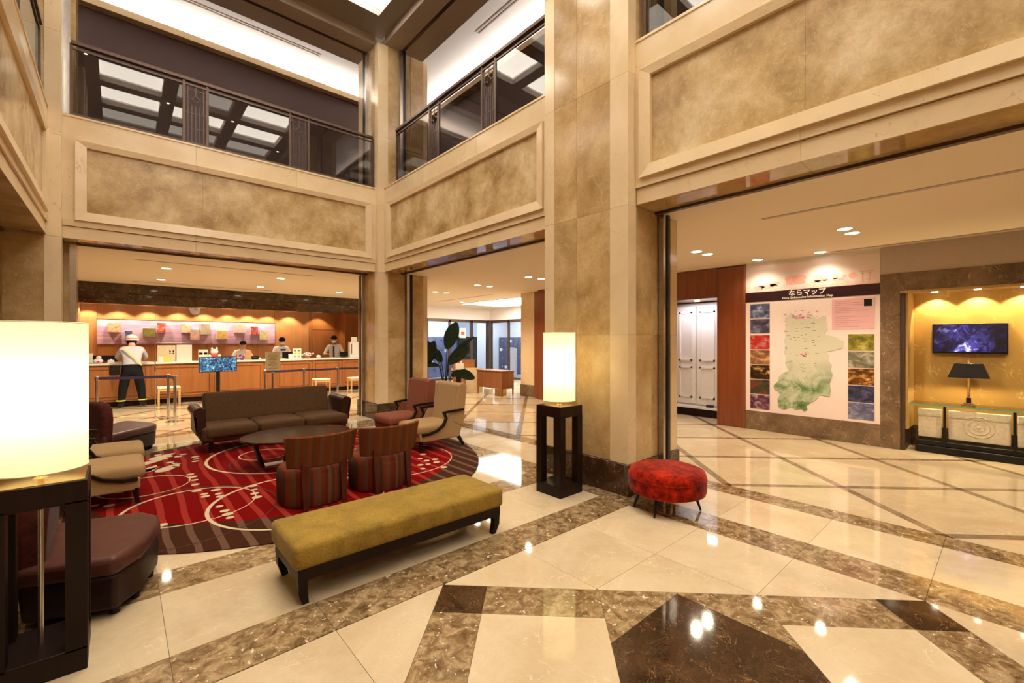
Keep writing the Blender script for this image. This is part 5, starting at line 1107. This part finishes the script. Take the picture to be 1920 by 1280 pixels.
# leather lounge seats with wedge-shaped cushions
def lounge(label, pts, backa, backb, off):
    c = (sum(p[0] for p in pts)/len(pts), sum(p[1] for p in pts)/len(pts)); t = thing('lounge_chair', label, 'chair', (c[0], c[1], 0), 0, 'plum leather lounge chairs')
    q = [(p[0]-c[0], p[1]-c[1]) for p in pts]; s = lambda k: [(x*k, y*k) for x, y in q]
    cu = MB().prism(s(1.0), .245, .355).build('seat_cushion', M['leather'], t, 50, bevel=.035, seg=4); MB().prism(s(.93), .05, .25, top=s(.97)).build('base', M['leather_d'], t, 40, bevel=.02)
    for k in range(0, len(q), max(1, len(q)//4)): MB().lathe([(.022, 0), (.03, .07)], 10, (q[k][0]*.75, q[k][1]*.75, 0)).build('foot', M['espresso'], t)
    a, b = Vector((backa[0]-c[0], backa[1]-c[1], 0)), Vector((backb[0]-c[0], backb[1]-c[1], 0)); d = (b-a); L_ = d.length; d.normalize(); nrm = Vector((-d.y, d.x, 0))*off
    prof = [(0, .25), (0, .55), (.06*L_, .68), (.2*L_, .75), (.5*L_, .77), (.8*L_, .75), (.94*L_, .68), (L_, .55), (L_, .25)]; n = len(prof)
    vs = [tuple(a+d*s_+Vector((0, 0, z))) for s_, z in prof]+[tuple(a+d*s_+nrm*(1+.4*(z-.25))+Vector((0, 0, z))) for s_, z in prof]
    MB().add(vs, [tuple(range(n)), tuple(range(2*n-1, n-1, -1))]+[(i, n+i, n+(i+1) % n, (i+1) % n) for i in range(n)]).build('backrest', M['patt'], t, 50, bevel=.03, seg=3)
lounge('plum leather lounge chair behind the big foreground lamp', [(-.42, 3.44), (-.02, 3.29), (.10, 3.45), (.20, 3.78), (.20, 3.92), (.12, 4.07), (-.45, 4.22)], (-.42, 4.2), (-.42, 3.45), .11)
lounge('plum leather lounge chair beside the left pier, beyond the armchairs', [(-.16, 7.55), (.33, 8.14), (.40, 8.28), (.36, 8.45), (.12, 8.86), (.02, 8.88), (-.44, 8.12)], (-.42, 8.10), (-.17, 7.57), .11)
# bench
bn = thing('bench', 'long olive gold upholstered bench with dark wooden legs', 'bench', (1.535, 2.995, 0))
cushion('cushion', (-.79, -.275, .215), (.79, .275, .365), M['gold_fab'], bn, .035, .012); box('apron', (-.765, -.255, .145), (.765, .255, .225), M['espresso'], bn, .004)
MB().box((-.001, -.277, .23), (.001, .277, .352)).build('seam', M['gold_fab'], bn)
for sx in (-1, 1):
    for sy in (-1, 1): MB().bar([(sx*.735, sy*.225, .16), (sx*.735, sy*.225, .08), (sx*.715, sy*.215, 0)], .055, .055, widths=[1, .9, .65]).build('leg', M['espresso'], bn)
# pouf
pf_ = thing('pouf', 'round red crushed velvet pouf on slim black legs', 'stool', (3.80, 2.12, 0))
MB().lathe([(.0001, .16), (.30, .16), (.335, .175), (.345, .21), (.345, .325), (.33, .365), (.28, .385), (.15, .395), (.0001, .397)], 48).build('cushion', M['red_vel'], pf_, 60); MB().lathe([(.3455, .30), (.349, .305), (.3455, .31)], 48).build('piping', M['red_vel'], pf_, 60)
for a in (.25, 1.3, 2.3, 3.3, 4.35, 5.4): 
    if a in (.25, 2.3, 3.3, 5.4): MB().tube([(.24*math.cos(a), .24*math.sin(a), .165), (.30*math.cos(a), .30*math.sin(a), 0.0)], [.018, .008], 8).build('leg', M['black'], pf_, 50)
# pedestal floor lamps
def shade_mat():
    m, nt, N, L, P = new_mat('glowing_parchment_shade'); N.remove(P); out = N['Material Output']
    t = N.new('ShaderNodeBsdfTranslucent'); t.inputs[0].default_value = (.93, .84, .50, 1); d = N.new('ShaderNodeBsdfDiffuse'); d.inputs[0].default_value = (.75, .68, .45, 1); mx = N.new('ShaderNodeMixShader'); mx.inputs[0].default_value = .25
    e = N.new('ShaderNodeEmission'); e.inputs[0].default_value = (1, .90, .45, 1); e.inputs[1].default_value = .42; ad = N.new('ShaderNodeAddShader')
    L.new(t.outputs[0], mx.inputs[1]); L.new(d.outputs[0], mx.inputs[2]); L.new(mx.outputs[0], ad.inputs[0]); L.new(e.outputs[0], ad.inputs[1]); L.new(ad.outputs[0], out.inputs[0])
    return m
SHM = shade_mat()
def pedestal_lamp(x, y, label, H=.90, w=.335, shade_r=.165, zs0=.945, zs1=1.64, en=15, ceramic=True):
    t = thing('pedestal_lamp', label, 'lamp', (x, y, 0), 0, 'pedestal lamps'); a = w/2; tk = .075
    for sx in (-1, 1):
        for sy in (-1, 1): box('corner_post', (sx*a-sx*tk, sy*a-sy*tk, .10), (sx*a, sy*a, H-.10), M['espresso'], t)
    box('base', (-a, -a, 0), (a, a, .11), M['espresso'], t, .003); box('cap', (-a, -a, H-.11), (a, a, H-.004), M['espresso'], t, .003); box('top_plate', (-a+.01, -a+.01, H-.004), (a-.01, a-.01, H), M['brass'], t)
    MB().lathe([(.011, .11), (.011, H)], 12).build('tie_rod', M['steel'], t, 40); MB().lathe([(.03, H), (.012, H+.01), (.012, zs1-.15)], 12).build('stem', M['brass'], t, 40)
    o = MB(); vs = []; n = 48
    for i in range(n):
        for z in (zs0, zs1): vs.append((shade_r*math.cos(2*math.pi*i/n), shade_r*math.sin(2*math.pi*i/n), z))
    o.add(vs, [(2*i, 2*((i+1) % n), 2*((i+1) % n)+1, 2*i+1) for i in range(n)]); o.build('shade', SHM, t, 60)
    for z in (zs0, zs1): MB().tube([(shade_r*math.cos(2*math.pi*i/n), shade_r*math.sin(2*math.pi*i/n), z) for i in range(n)], .003, 5, closed=True).build('shade_rim', M['paper'], t)
    ld = bpy.data.lights.new('bulb', 'POINT'); ld.energy = en; ld.color = (1, .82, .5); ld.shadow_soft_size = .05; lo = bpy.data.objects.new('bulb_light', ld); link(lo, t); lo.location = (0, 0, (zs0+zs1)/2)
    MB().ell((0, 0, (zs0+zs1)/2), (.03, .03, .045), 10, 8).build('bulb', emit('lamp_bulb', (1, .85, .5), 25), t)
pedestal_lamp(3.40, 3.10, 'tall cylinder lamp on an open dark pedestal against the big pier')
pedestal_lamp(-.285, 3.075, 'large glowing cylinder lamp on a dark pedestal at the left edge')
# ================================================================== OUTER WALLS closing the hall
wo = struct('wall_outer')
for a, b in (((-7.2, -9, 0), (-7, 19, 8.3)), ((16, -9, 0), (16.2, 19, 8.3)), ((-7, 19, 0), (16, 19.2, 8.3)), ((-7, -9.2, 0), (16, -9, 8.3))): box('outer_wall', a, b, M['plum'], wo)
box('left_aisle_wall', (-4.6, -9, 0), (-4.4, 14.05, ZC), M['cherry'], wo); box('left_aisle_wall', (-4.4, 14.0, 0), (-.95, 14.1, ZC), M['cherry'], wo)
